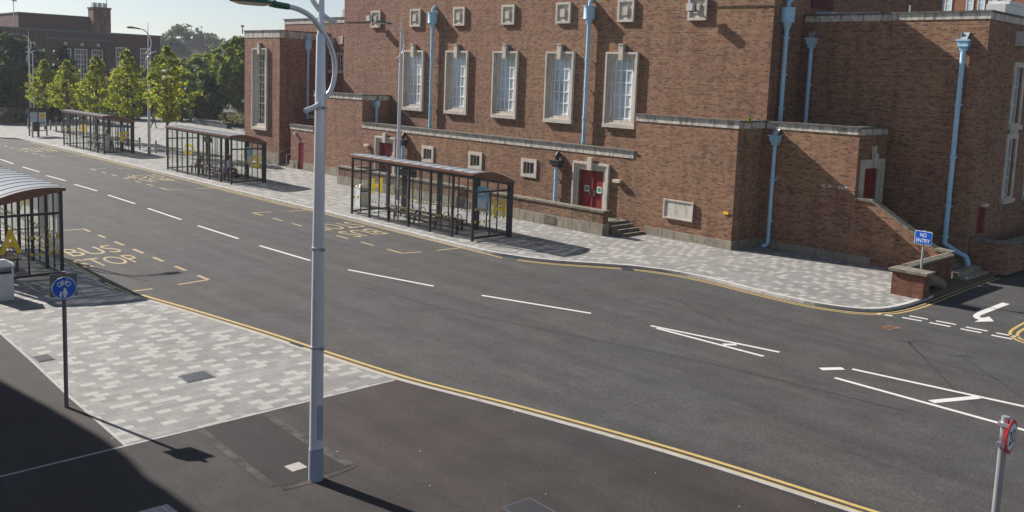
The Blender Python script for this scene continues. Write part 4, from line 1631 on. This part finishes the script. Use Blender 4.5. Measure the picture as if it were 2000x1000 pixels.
def rounded(c, u, v, a, b, r, n=5):
    P = []
    for sx, sy_, a0 in ((1, 1, 0), (-1, 1, 90), (-1, -1, 180), (1, -1, 270)):
        for k in range(n+1):
            an = RAD(a0+90*k/n)
            P.append(c+u*(sx*(a-r)+r*math.cos(an))+v*(sy_*(b-r)+r*math.sin(an)))
    return P


pl_ = MB().extr(rounded(ctr, uv, zv, .305, .235, .05), nv*.012).build('plate', 'sign white', ne)
MB().extr(rounded(ctr+nv*.0125, uv, zv, .287, .217, .04), nv*.004).build('face', 'sign blue', pl_)
q = MB()
F0 = ctr+nv*.018
text_on(q, 'NO', F0-uv*.11+zv*.03, uv*.22, zv*.135, .012)
text_on(q, 'ENTRY', F0-uv*.24-zv*.165, uv*.48, zv*.135, .012)
q.build('lettering', 'sign white', pl_)

# ------------------------------------------------------------------ vegetation


def leaf_mesh(mb_name, centres, radii, per, size, seed, up=.35, flat=1.):
    g = np.random.default_rng(seed)
    C = np.repeat(np.array(centres), per, axis=0)
    Rr = np.repeat(np.array(radii), per)[:, None]
    d = g.normal(size=(len(C), 3))
    d /= np.linalg.norm(d, axis=1)[:, None]
    rad = g.random((len(C), 1))**.45
    off = d*rad*Rr
    off[:, 2] *= flat
    Pn = C+off
    n = d*.6+g.normal(size=d.shape)*.6
    n[:, 2] += up
    n /= np.linalg.norm(n, axis=1)[:, None]
    t = np.cross(n, g.normal(size=n.shape))
    t /= np.linalg.norm(t, axis=1)[:, None]
    b = np.cross(n, t)
    s = (size*(.6+.8*g.random((len(C), 1))))
    t, b = t*s, b*s*.62
    V = np.stack([Pn-t, Pn+b*.9, Pn+t, Pn-b*.9], 1).reshape(-1, 3)
    F = np.arange(len(V)).reshape(-1, 4)
    return V, F


def crown_build(name, V, F, mat, parent):
    me = bpy.data.meshes.new(name)
    o = bpy.data.objects.new(name, me)
    root = parent
    loc = np.array(root.location) if root is not None else np.array([(V[:, 0].min()+V[:, 0].max())/2, (V[:, 1].min()+V[:, 1].max())/2, V[:, 2].min()])
    me.from_pydata((V-loc).tolist(), [], F.tolist())
    me.materials.append(MATS[mat])
    COL.objects.link(o)
    if parent is not None:
        o.parent = parent
    else:
        o.location = loc
    return o


def tree(name, loc, h, rad, prof, label, mat, seed, group, z0=.2, clumps=70, per=60, leaf=.16, cr=.2, trunk_r=.12, limbs=9, mb='bark', lean=0.):
    """prof: (height fraction of crown, radius fraction); z0 = crown base height fraction"""
    g = np.random.default_rng(seed)
    r = thing(name, loc, label, 'tree', group)
    X, Y, Z = loc
    hs = np.array([p[0] for p in prof])
    rs = np.array([p[1] for p in prof])
    cb, ct = h*z0, h
    cen, rr = [], []
    for i in range(clumps):
        t = g.random()**.9
        R_ = np.interp(t, hs, rs)*rad
        a = g.random()*2*math.pi
        wob = .80+.30*math.sin(a*3+seed*1.7)*math.sin(t*9+seed)+.30*g.random()
        q = R_*(g.random()**.42)*wob
        cen.append((X+q*math.cos(a)+lean*t, Y+q*math.sin(a), Z+cb+(ct-cb)*t))
        rr.append(rad*cr*(.55+.8*g.random())*(1.0 if t < .8 else .62))
    V, F = leaf_mesh('c', cen, rr, per, leaf, seed+1)
    V2, F2 = leaf_mesh('c', [(X+lean*t, Y, Z+cb+(ct-cb)*t) for t in np.linspace(.1, .85, 6)], [rad*.5*np.interp(t, hs, rs) for t in np.linspace(.1, .85, 6)], per, leaf*.9, seed+2)
    V = np.vstack([V, V2])
    F = np.arange(len(V)).reshape(-1, 4)
    crown_build('crown', V, F, mat, r)
    s = MB()
    s.tube([(X, Y, Z), (X, Y, Z+.15*h), (X+.03*rad, Y, Z+cb+.35*(ct-cb)), (X+lean*.7, Y, Z+cb+.8*(ct-cb))], [trunk_r*1.15, trunk_r, trunk_r*.7, trunk_r*.2], 9)
    for i in range(limbs):
        a = i*2.4+seed
        t = .02+.6*i/limbs
        R_ = np.interp(min(t+.25, 1), hs, rs)*rad*.75
        zb = Z+cb*.82+(ct-cb)*t*.75
        s.tube([(X, Y, zb), (X+R_*.45*math.cos(a), Y+R_*.45*math.sin(a), zb+.10*h), (X+R_*math.cos(a), Y+R_*math.sin(a), zb+.22*h)], [trunk_r*.42, trunk_r*.26, trunk_r*.08], 6)
    s.build('trunk', mb, r, True)
    return r


HP = [(0, .30), (.12, .80), (.28, 1), (.45, .90), (.62, .68), (.78, .46), (.9, .28), (1, .06)]
RP = [(0, .45), (.15, .85), (.4, 1), (.65, .92), (.85, .62), (1, .2)]
ROW = 'street trees in a row by the square'
for i, (x, y, h, rd_, lab) in enumerate([(-70.13, 29.89, 8.35, 2.0, 'nearest street tree, yellow-green, behind the left end of the shelter lettered G'),
                                        (-78.9, 30.2, 8.0, 2.05, 'yellowest street tree, rising behind the right end of the shelter lettered F'),
                                        (-86.0, 30.2, 7.5, 1.9, 'street tree behind the middle of the shelter lettered F'),
                                        (-93.7, 30.2, 7.0, 1.95, 'street tree above the left end of the shelter lettered F'),
                                        (-100.6, 30.2, 6.9, 1.8, 'furthest street tree of the row, right of the far lamp post')]):
    tree('street_tree', (x, y, 0), h, rd_, HP, lab, 'hornbeam leaf', 20+i, ROW, .33, 200, 36, .09, .135, .10, 18)

BG = 'trees around the far side of the square'
tree('tree', (-120.7, 32.6, 0), 9.6, 4.2, RP, 'large dark tree at the left edge behind the far lamp post', 'dark leaf', 41, BG, .02, 190, 70, .24, .2, .2)
tree('tree', (-117, 28.2, 0), 7.8, 3.2, RP, 'dark tree cut by the left edge of the photo', 'dark leaf', 42, BG, .02, 120, 60, .24, .22, .2)
tree('conifer_tree', (-114.6, 36.4, 0), 8.6, 3.0, [(0, .8), (.3, 1), (.6, .7), (.85, .35), (1, .05)], 'dark blue-green conifer behind the far street trees', 'blue conifer leaf', 43, BG, .02, 120, 60, .2, .2, .15)
tree('tree', (-118, 45, 0), 4.6, 3.0, RP, 'dark leafy tree low before the town hall, behind the row of street trees', 'dark leaf', 44, BG, .02, 90, 50, .22, .22, .15)
tree('tree', (-105.8, 54.3, 0), 10.5, 3.5, RP, 'tall light green tree against the left end of the brick hall', 'mid leaf', 45, BG, .22, 170, 60, .22, .2, .18)
tree('tree', (-107.8, 50.7, 0), 6.0, 2.6, RP, 'dark rounded tree right of the nearest street tree', 'dark leaf', 46, BG, .12, 150, 70, .18, .22, .15)
tree('tree', (-103.4, 54.3, 0), 7.2, 1.9, RP, 'dense green tree low against the left end of the brick hall', 'mid leaf', 47, BG, .1, 120, 60, .18, .22, .15)
tree('tree', (-135, 63, 0), 8.6, 5.6, RP, 'wide olive tree in the middle distance beyond the planters', 'mid leaf', 48, BG, .05, 150, 60, .3, .2, .2)
tree('tree', (-125, 67.5, 0), 7.9, 4.6, RP, 'olive tree filling the gap left of the tall light green tree', 'mid leaf', 49, BG, .05, 130, 60, .28, .2, .2)
tree('tree', (-114, 50.5, 0), 6.2, 3.0, RP, 'grey-green tree behind the right side of the nearest street tree', 'mid leaf', 50, BG, .05, 110, 60, .2, .22, .15)
for i, (x, y, h, r_, lab) in enumerate([(-301, 134, 20, 13, 'hazy far tree on the hill above the chimney'), (-325, 155, 19, 11, 'hazy far tree right of the hilltop chimney'), (-276, 118, 15.5, 9, 'hazy far tree at the right end of the town hall'),
                                        (-309, 143, 15, 11, 'low hazy far tree beneath the hilltop chimney'), (-350, 178, 17.5, 12, 'hazy far tree nearest the brick hall'), (-270, 128, 11, 10, 'olive far tree below the hilltop houses'),
                                        (-255, 125, 10.5, 10, 'dark far tree right of the pale far house')]):
    tree('far_tree', (x, y, -1), h, r_, RP, lab, 'far leaf', 60+i, 'far trees on the hillside', .05, 70, 50, .7, .24, .3, 5)
for i, (x, y, h, lab) in enumerate([(-202.4, 55.9, 15.6, 'slim far poplar above the town hall roof, the right one of two'), (-202.5, 54.6, 15.0, 'slim far poplar above the town hall roof, the left one of two')]):
    tree('poplar_tree', (x, y, 0), h, .9, [(0, .7), (.4, 1), (.8, .7), (1, .1)], lab, 'far leaf', 80+i, 'far poplars', .2, 60, 40, .28, .45, .2, 4)


def shrub(loc, rx, ry, h, mat, label, seed, leaf=.1, n=40, per=50, group='shrubs around the square'):
    g = np.random.default_rng(seed)
    cen = [(loc[0]+g.normal()*rx*.45, loc[1]+g.normal()*ry*.45, loc[2]+h*(.15+.75*g.random())) for _ in range(n)]
    V, F = leaf_mesh('s', cen, [h*.3]*n, per, leaf, seed)
    V[:, 2] = np.maximum(V[:, 2], loc[2])
    o = crown_build('shrub', V, F, mat, None)
    return tag(o, label, 'shrub', group)


shrub((-108.6, 28.4, 0), 1.6, 1.8, 1.7, 'shrub leaf', 'pale dry shrub at the far left kerb', 1)
shrub((-112, 31, 0), 2.5, 2.2, 1.6, 'dark leaf', 'dark hedge shrub behind the information board', 2, .14)
shrub((-97, 50.2, .4), 3.0, 2.0, 1.3, 'shrub leaf', 'straw coloured planting in the planter left of the hall', 3)
shrub((-104, 51.8, .4), 3.0, 1.5, .8, 'mid leaf', 'low green planting beside the dark rounded tree', 4)
shrub((-100.5, 52.2, .3), 2.5, 1.5, 1.6, 'shrub leaf', 'grey green bush in the middle of the far planter', 8)
shrub((-113.5, 42, 0), 2.2, 1.5, 1.0, 'dark leaf', 'dark bush at the foot of the town hall steps', 5)
shrub((-12.85, 33.6, 0), .2, .9, .5, 'dark leaf', 'dark weeds in the bed behind the brick pier', 6, .05, 16, 40)
shrub((-21.3, Y0+.45, 5.45), .1, .1, .25, 'hornbeam leaf', 'weed sprouting from the coping at the hall corner', 7, .05, 4, 18)
bo = MB()
pth = [(-12.75, 32.7, .45), (-12.72, 33.0, .42), (-12.7, 33.35, .33), (-12.66, 33.7, .2), (-12.62, 33.9, .12)]
bo.tube(smooth_line(pth, 3), [.12]+[.2+.03*math.sin(i*1.7) for i in range(11)]+[.1], 10)
tag(bo.build('boulder', 'boulder', smooth=True), 'rough tan boulder leaning in the bed behind the brick pier', 'boulder')

# ------------------------------------------------------------------ far side of the square
th = thing('town_hall', (-140, 47, 0), 'long dark brick town hall with white framed windows and a chimney stack', 'building')
XT = -140
m = MB()
TW = [(36.3, 37.3, 5.6, 9.3), (39.7, 40.85, 5.6, 9.3), (44.35, 45.6, 5.0, 8.65), (46.35, 47.8, 4.6, 8.65), (48.7, 50.0, 5.0, 8.65), (52.15, 53.5, 6.6, 9.15), (55.75, 57.1, 6.6, 9.2),
      (52.15, 53.5, 2.0, 4.6), (55.75, 57.1, 2.0, 4.6), (32.6, 33.8, 5.6, 9.3)]
wall_face(m, 'X', XT, 20, 58.7, -1, 11.12, TW, .2, 1)
quadbox(m, -156, XT, 20, 58.7, -1, 11.12, 'x+ t')
m.box(XT+.01, XT+.5, 42.2, 43.9, -1, 10.0).box(XT+.01, XT+.5, 50.4, 51.2, -1, 10.0).box(XT+.01, XT+.5, 43.9, 50.4, 8.95, 10.0)
m.build('wall', 'town hall brick', th)
m = MB()
m.box(-156, XT+.12, 19.9, 58.8, 11.12, 11.36).box(XT+.01, XT+.6, 42.1, 51.3, 10.0, 10.22)
m.build('coping', 'town hall coping', th)
m = MB()
m.box(-152, XT-2, 39.5, 49.0, 11.4, 13.4)
pb_ = m.build('penthouse', 'town hall brick', th)
MB().box(-152.1, XT-1.9, 39.4, 49.1, 13.4, 13.55).build('coping', 'coping slab', pb_)
ch_ = MB().box(XT-2.4, XT-.2, 49.0, 51.45, 11.4, 14.7).build('chimney', 'old wall brick', th)
MB().box(XT-2.5, XT-.1, 48.9, 51.55, 14.7, 14.95).build('coping', 'coping slab', ch_)
q = MB()
for y in (49.4, 50.1, 50.8):
    q.box(XT-1.6, XT-.7, y-.25, y+.25, 14.95, 15.6)
q.build('chimney_pot', 'floodlight grey', ch_)
q = MB()
q.tube([(XT-2.4, 51.7, 11.4), (XT-2.4, 51.7, 16.8)], .05, 6)
q.tube([(XT-3, 39.2, 11.4), (XT-3, 39.2, 15.2)], .05, 6)
q.box(XT-3.1, XT-2.9, 39.0, 39.6, 15.0, 15.2)
q.build('mast', 'floodlight grey', th)
for (a, b, c, d) in TW:
    s = MB()
    frame_rect(s, 'X', XT, 1, a-.14, b+.14, c-.16, d+.14, .13, .06, .05)
    wn_ = s.build('window', 'white frame paint', th)
    MB().box(XT-.15, XT-.13, a, b, c, d).build('pane', 'dark glass', wn_)
    s = MB()
    for k in range(1, 4):
        y = a+(b-a)*k/4
        s.box(XT-.129, XT-.08, y-.03, y+.03, c, d)
    nr = max(3, int((d-c)/.6))
    for k in range(1, nr):
        z = c+(d-c)*k/nr
        s.box(XT-.128, XT-.07, a, b, z-.03, z+.03)
    s.build('glazing_bar', 'white frame paint', wn_)
for y in (44.85, 47.1, 49.35):
    MB().box(XT+.51, XT+.55, y-.22, y+.22, 9.2, 9.65).build('plaque', 'portland stone', th)
q = MB()
for i in range(8):
    q.box(XT+1.0+.0, XT+12-1.1*i, 43.5, 52.5, -.5+.22*i, -.5+.22*(i+1))
q.build('entrance_steps', 'slate planter', th)

for nm, (x0, x1, y0, y1, h), lab in (('planter', (-107, -98.5, 48.9, 49.5, .62), 'long low slate planter on the square, nearest the brick hall'),
                                     ('planter', (-112, -97, 52.9, 53.3, .75), 'slate retaining wall at the back of the square behind the long planter'),
                                     ('planter', (-122, -116.5, 54, 56, .9), 'dark slate block planter before the town hall')):
    r = thing(nm, ((x0+x1)/2, (y0+y1)/2, 0), lab, 'planter')
    MB().box(x0, x1, y0, y1, 0, h).build('side', 'slate planter', r)
    MB().box(x0-.06, x1+.06, y0-.06, y1+.06, h, h+.08).build('coping', 'coping slab', r)
gst = thing('stone_pillar', (-95.9, 50.2, 0), 'slim dark stone pillar beside the planter left of the hall', 'pillar')
MB().box(-96.2, -95.6, 49.9, 50.5, 0, 3.1).build('shaft', 'slate planter', gst)
MB().box(-96.4, -95.4, 49.7, 50.7, 3.1, 3.45).build('capital', 'slate planter', gst)
fp = thing('flagpole', (-73.5, 29.9, 0), 'slim silver flagpole with a limp banner beside the lamp post', 'flagpole', 'flagpoles on the square')
MB().tube([(-73.5, 29.9, 0), (-73.5, 29.9, 7.5)], [.06, .035], 8).build('pole', 'lamp post paint', fp, True)
q = MB()
q.obox((-73.42, 29.85, 5.3), (.12, -.16, 0), (.02, .015, 0), (.06, .0, .75))
fl_ = q.build('flag', 'navy cloth', fp)
MB().obox((-73.33, 29.78, 4.6), (.1, -.14, 0), (.02, .015, 0), (.04, 0, .35)).build('flag_stripe', 'white cloth', fl_)
for (x, y, h, lab) in ((-125, 42.0, 7.7, 'white flagpole in front of the town hall windows'), (-111.0, 32.2, 7.6, 'thin white pole standing just right of the far lamp post')):
    f2 = thing('flagpole', (x, y, 0), lab, 'flagpole', 'flagpoles on the square')
    MB().tube([(x, y, 0), (x, y, h)], [.09, .05], 8).build('pole', 'white frame paint', f2, True)
    MB().tube([(x, y, h), (x, y, h+.15)], .1, 8).build('finial', 'white frame paint', f2, True)

for nm, (x, y, w2, d2_, h), mat, lab in (('house', (-273.6, 122.5, 8, 7, 9.5), 'pale render', 'pale far house among the hillside trees'), ('house', (-219.4, 96.5, 7, 6, 6.6), 'pale render', 'white far house just right of the nearest street tree'), ('house', (-288, 131, 4.5, 5, 13), 'office brick', 'far red brick house gable on the hill')):
    r = thing(nm, (x, y, -1), lab, 'house', 'houses on the far hillside')
    MB().box(x-w2/2, x+w2/2, y-d2_/2, y+d2_/2, -1, h).build('wall', mat, r)
    MB().extr([(x-w2/2-.3, y-d2_/2-.3, h), (x+w2/2+.3, y-d2_/2-.3, h), (x, y-d2_/2-.3, h+2.2)], (0, d2_+.6, 0)).build('roof', 'slate roof', r)
    q = MB()
    for k in (-.25, .25):
        q.box(x+w2/2, x+w2/2+.05, y+k*d2_-.5, y+k*d2_+.5, h-2.2, h-.8)
    q.build('window', 'dark glass', r)

ob = thing('office_block', (-33, 95, 0), 'red brick office block with narrow windows behind the hall roof', 'building')
MB().box(-42, -28.5, 89, 104, 0, 19).build('wall', 'office brick', ob)
for x in (-35.1, -33.2, -32.2, -31.2, -30.0):
    for z in (14.6, 17.2):
        s = MB()
        frame_rect(s, 'Y', 89, -1, x-.32, x+.32, z-.1, z+1.9, .07, .05)
        s.box(x-.25, x+.25, 88.97, 89, z+.7, z+.8)
        wn_ = s.build('window', 'white frame paint', ob)
        MB().box(x-.25, x+.25, 88.98, 88.995, z-.03, z+1.83).build('pane', 'blind glass', wn_)
tw2 = thing('flats', (-26, 96, 0), 'dark flats with a white corner pipe behind the shaded end of the hall', 'building')
MB().box(-28.2, -16, 93, 106, 0, 17).build('wall', 'town hall brick', tw2)
for x in (-26.5, -24, -21.5):
    MB().box(x-.5, x+.5, 92.95, 93, 12.5, 14.5).build('window', 'blind glass', tw2)

# unseen building added as shade caster, outline shaped to the shade at lower left
cbp = [(x-15.12, y-3.43) for x, y in [(-75, 1.2), (-40, 3.3), (-21.4, 5.38), (-19.03, 5.69), (-16.94, 5.92), (-15.7, 5.96), (-14.83, 5.88), (-14.02, 5.95), (-13.31, 5.98), (-8, 6.1)]]
cbd = thing('unseen_shade_building', (-45, -6, 0), 'unseen flat-roofed building beside the near footway, shaped to shade the tarmac at lower left', 'building')
MB().prism(cbp+[(-23, -14), (-90, -14)], 0, 9.7).build('wall', 'hall brick', cbd)
MB().prism(cbp+[(-23, -14), (-90, -14)], 9.7, 10.0).build('roof', 'roof felt', cbd)

# ------------------------------------------------------------------ haze
hm = bpy.data.materials.new('haze')
hm.use_nodes = True
hm.node_tree.nodes.remove(hm.node_tree.nodes['Principled BSDF'])
pv = hm.node_tree.nodes.new('ShaderNodeVolumePrincipled')
pv.inputs['Color'].default_value = (.86, .92, 1, 1)
pv.inputs['Density'].default_value = .00026
pv.inputs['Anisotropy'].default_value = .3
hm.node_tree.links.new(pv.outputs[0], hm.node_tree.nodes['Material Output'].inputs['Volume'])
tag(MB().box(-720, 720, -720, 720, -2, 26).build('haze', hm), kind='stuff')

# ------------------------------------------------------------------ people


def person(loc, pose, label, top, legs, hair='dark hair', face=0., group=None):
    """one skinned body; clothing and hair are children. pose: dict of joints (x right, y forward, z up)"""
    r = thing('person', (0, 0, 0), label, 'person', group)

    def skin(name, verts, edges, radii, mat, parent, rootv=0):
        me = bpy.data.meshes.new(name)
        me.from_pydata(verts, edges, [])
        o = bpy.data.objects.new(name, me)
        COL.objects.link(o)
        o.parent = parent
        o.modifiers.new('skin', 'SKIN')
        for i, q in enumerate(me.skin_vertices[0].data):
            q.radius = (radii[i], radii[i]*.85)
            q.use_root = (i == rootv)
        ss = o.modifiers.new('subsurf', 'SUBSURF')
        ss.levels = 1
        ss.render_levels = 1
        me.materials.append(MATS[mat])
        return o
    names = ['pelvis', 'waist', 'chest', 'neck', 'head', 'crown', 'shl', 'ell', 'hal', 'fil', 'shr', 'elr', 'har', 'fir', 'hil', 'knl', 'anl', 'tol', 'hir', 'knr', 'anr', 'tor']
    V = [pose[n_] for n_ in names]
    ix = {n_: i for i, n_ in enumerate(names)}
    E = [('pelvis', 'waist'), ('waist', 'chest'), ('chest', 'neck'), ('neck', 'head'), ('head', 'crown'), ('chest', 'shl'), ('shl', 'ell'), ('ell', 'hal'), ('hal', 'fil'), ('chest', 'shr'), ('shr', 'elr'), ('elr', 'har'), ('har', 'fir'),
         ('pelvis', 'hil'), ('hil', 'knl'), ('knl', 'anl'), ('anl', 'tol'), ('pelvis', 'hir'), ('hir', 'knr'), ('knr', 'anr'), ('anr', 'tor')]
    rad = dict(pelvis=.13, waist=.12, chest=.14, neck=.05, head=.085, crown=.07, shl=.06, ell=.042, hal=.032, fil=.025, shr=.06, elr=.042, har=.032, fir=.025, hil=.085, knl=.06, anl=.04, tol=.03, hir=.085, knr=.06, anr=.04, tor=.03)
    skin('body', V, [(ix[a], ix[b]) for a, b in E], [rad[n_] for n_ in names], 'skin', r)
    tn = ['waist', 'chest', 'shl', 'ell', 'shr', 'elr', 'pelvis']
    skin('top', [pose[n_] for n_ in tn], [(6, 0), (0, 1), (1, 2), (2, 3), (1, 4), (4, 5)], [.155, .17, .085, .062, .085, .062, .15], top, r, 0)
    ln = ['pelvis', 'hil', 'knl', 'anl', 'hir', 'knr', 'anr']
    skin('trousers', [pose[n_] for n_ in ln], [(0, 1), (1, 2), (2, 3), (0, 4), (4, 5), (5, 6)], [.15, .105, .08, .058, .105, .08, .058], legs, r, 0)
    h_, c_ = Vector(pose['head']), Vector(pose['crown'])
    q = MB()
    cc = (h_*.4+c_*.6)
    V_, F_ = [], []
    for i in range(7):
        an = math.pi*.62*i/6
        for k in range(12):
            b_ = 2*math.pi*k/12
            V_.append(cc+Vector((.098*math.sin(an)*math.cos(b_), .105*math.sin(an)*math.sin(b_)-.018, .11*math.cos(an)+.01)))
    for i in range(6):
        for k in range(12):
            F_.append((i*12+k, i*12+(k+1) % 12, (i+1)*12+(k+1) % 12, (i+1)*12+k))
    q.add(V_, F_)
    q.build('hair', hair, r, True)
    q = MB()
    for sx in (-1, 1):
        q.tube([h_+Vector((sx*.032, .082, .015)), h_+Vector((sx*.032, .09, .015))], .011, 6)
    q.build('eyes', 'sign black', r)
    q = MB()
    q.tube([h_+Vector((0, .08, .01)), h_+Vector((0, .108, -.025)), h_+Vector((0, .085, -.035))], [.01, .016, .012], 6)
    q.tube([h_+Vector((-.03, .078, -.062)), h_+Vector((.03, .078, -.062))], .009, 6)
    q.build('nose', 'skin', r)
    q = MB()
    for sx in ('l', 'r'):
        a_, t_ = Vector(pose['an'+sx]), Vector(pose['to'+sx])
        d_ = (t_-a_)
        d_.z = 0
        d_.normalize()
        c0 = Vector((a_.x, a_.y, t_.z))+d_*.07
        q.obox(c0, d_*.135, Vector((-d_.y, d_.x, 0))*.048, Vector((0, 0, .035)))
    q.build('shoes', 'black leather', r)
    r.location = loc
    r.rotation_euler = (0, 0, face)
    return r


SIT = dict(pelvis=(0, 0, .56), waist=(0, .02, .78), chest=(0, .04, 1.0), neck=(0, .06, 1.17), head=(0, .09, 1.27), crown=(0, .09, 1.36), shl=(-.18, .05, 1.06), ell=(-.23, .12, .82), hal=(-.14, .34, .68), fil=(-.1, .42, .67),
           shr=(.18, .05, 1.06), elr=(.23, .12, .82), har=(.14, .34, .68), fir=(.1, .42, .67), hil=(-.1, .06, .55), knl=(-.12, .45, .53), anl=(-.12, .47, .1), tol=(-.12, .6, .05), hir=(.1, .06, .55), knr=(.12, .45, .53), anr=(.12, .47, .1), tor=(.12, .6, .05))
LEANF = dict(SIT)
LEANF.update(waist=(0, .1, .76), chest=(0, .26, .92), neck=(0, .40, 1.02), head=(0, .48, 1.09), crown=(0, .53, 1.16), shl=(-.18, .28, .97), ell=(-.22, .38, .74), hal=(-.12, .52, .66), fil=(-.06, .58, .64), shr=(.18, .28, .97), elr=(.22, .38, .74), har=(.12, .52, .66), fir=(.06, .58, .64))
STAND = dict(pelvis=(0, 0, .95), waist=(0, 0, 1.12), chest=(0, .01, 1.34), neck=(0, .02, 1.5), head=(0, .05, 1.6), crown=(0, .05, 1.7), shl=(-.19, 0, 1.42), ell=(-.24, 0, 1.14), hal=(-.24, .08, .9), fil=(-.23, .1, .8), shr=(.19, 0, 1.42), elr=(.24, 0, 1.14), har=(.24, .08, .9), fir=(.23, .1, .8),
             hil=(-.1, 0, .92), knl=(-.11, .02, .5), anl=(-.11, 0, .1), tol=(-.12, .14, .05), hir=(.1, 0, .92), knr=(.11, .02, .5), anr=(.11, 0, .1), tor=(.12, .14, .05))
WALK = dict(STAND)
WALK.update(knl=(-.1, .2, .52), anl=(-.1, .28, .1), tol=(-.1, .42, .07), knr=(.1, -.06, .5), anr=(.1, -.36, .16), tor=(.1, -.26, .07), ell=(-.25, -.1, 1.15), hal=(-.23, -.16, .92), fil=(-.22, -.17, .83), elr=(.25, .1, 1.15), har=(.23, .24, .95), fir=(.22, .28, .87))
person((-54.5, 27.2, 0), SIT, 'person with dark hair in a white top seated with back to the road, shelter G', 'white cloth', 'navy cloth', face=0.)
person((-57.3, 26.45, 0), LEANF, 'person in grey seated leaning forward, deeper inside shelter G', 'grey cloth', 'grey cloth', face=math.pi*1.5)
person((-73.7, 26.6, 0), STAND, 'person in white standing inside the shelter lettered F', 'white cloth', 'white cloth', face=.6)
person((-100.5, 41.3, 0), WALK, 'person in dark trousers walking across the square behind the lamp post', 'grey cloth', 'navy cloth', face=-1.2)
person((-108, 30.6, 0), STAND, 'person in blue standing in the shade beyond the bollards', 'blue cloth', 'navy cloth', face=1.)


def bag(loc, label, mat, sx, sy_, sz):
    r = thing('bag', (0, 0, 0), label, 'bag')
    q = MB()
    P = []
    for i in range(12):
        an = 2*math.pi*i/12
        c_, s_ = math.cos(an), math.sin(an)
        P.append((sx*math.copysign(abs(c_)**.5, c_), sy_*math.copysign(abs(s_)**.5, s_)))
    V, F = [], []
    for z, k in ((0, .85), (.1, 1), (.6, 1), (.9, .85), (1, .5)):
        V += [(a*k, b*k, z*sz) for a, b in P]
    for i in range(4):
        for k in range(12):
            F.append((i*12+k, i*12+(k+1) % 12, (i+1)*12+(k+1) % 12, (i+1)*12+k))
    F += [tuple(range(12)), tuple(range(48, 60))]
    q.add(V, F)
    q.build('body', mat, r, True)
    q = MB()
    q.tube([(sx*.5*math.cos(a), 0, sz*.9+sz*.45*math.sin(a)) for a in np.linspace(0, math.pi, 9)], .014, 6)
    q.build('handle', 'black leather', r, True)
    r.location = loc
    return r


bag((-53.6, 26.35, .475), 'black holdall on the front bench of the shelter lettered G', 'black leather', .36, .17, .34)
bag((-53.05, 26.2, .475), 'pink and purple bag at the end of the front bench, shelter G', 'pink cloth', .13, .12, .42)
bag((-74.6, 27.2, .475), 'black holdall on the bench of the shelter lettered F', 'black leather', .3, .17, .4)
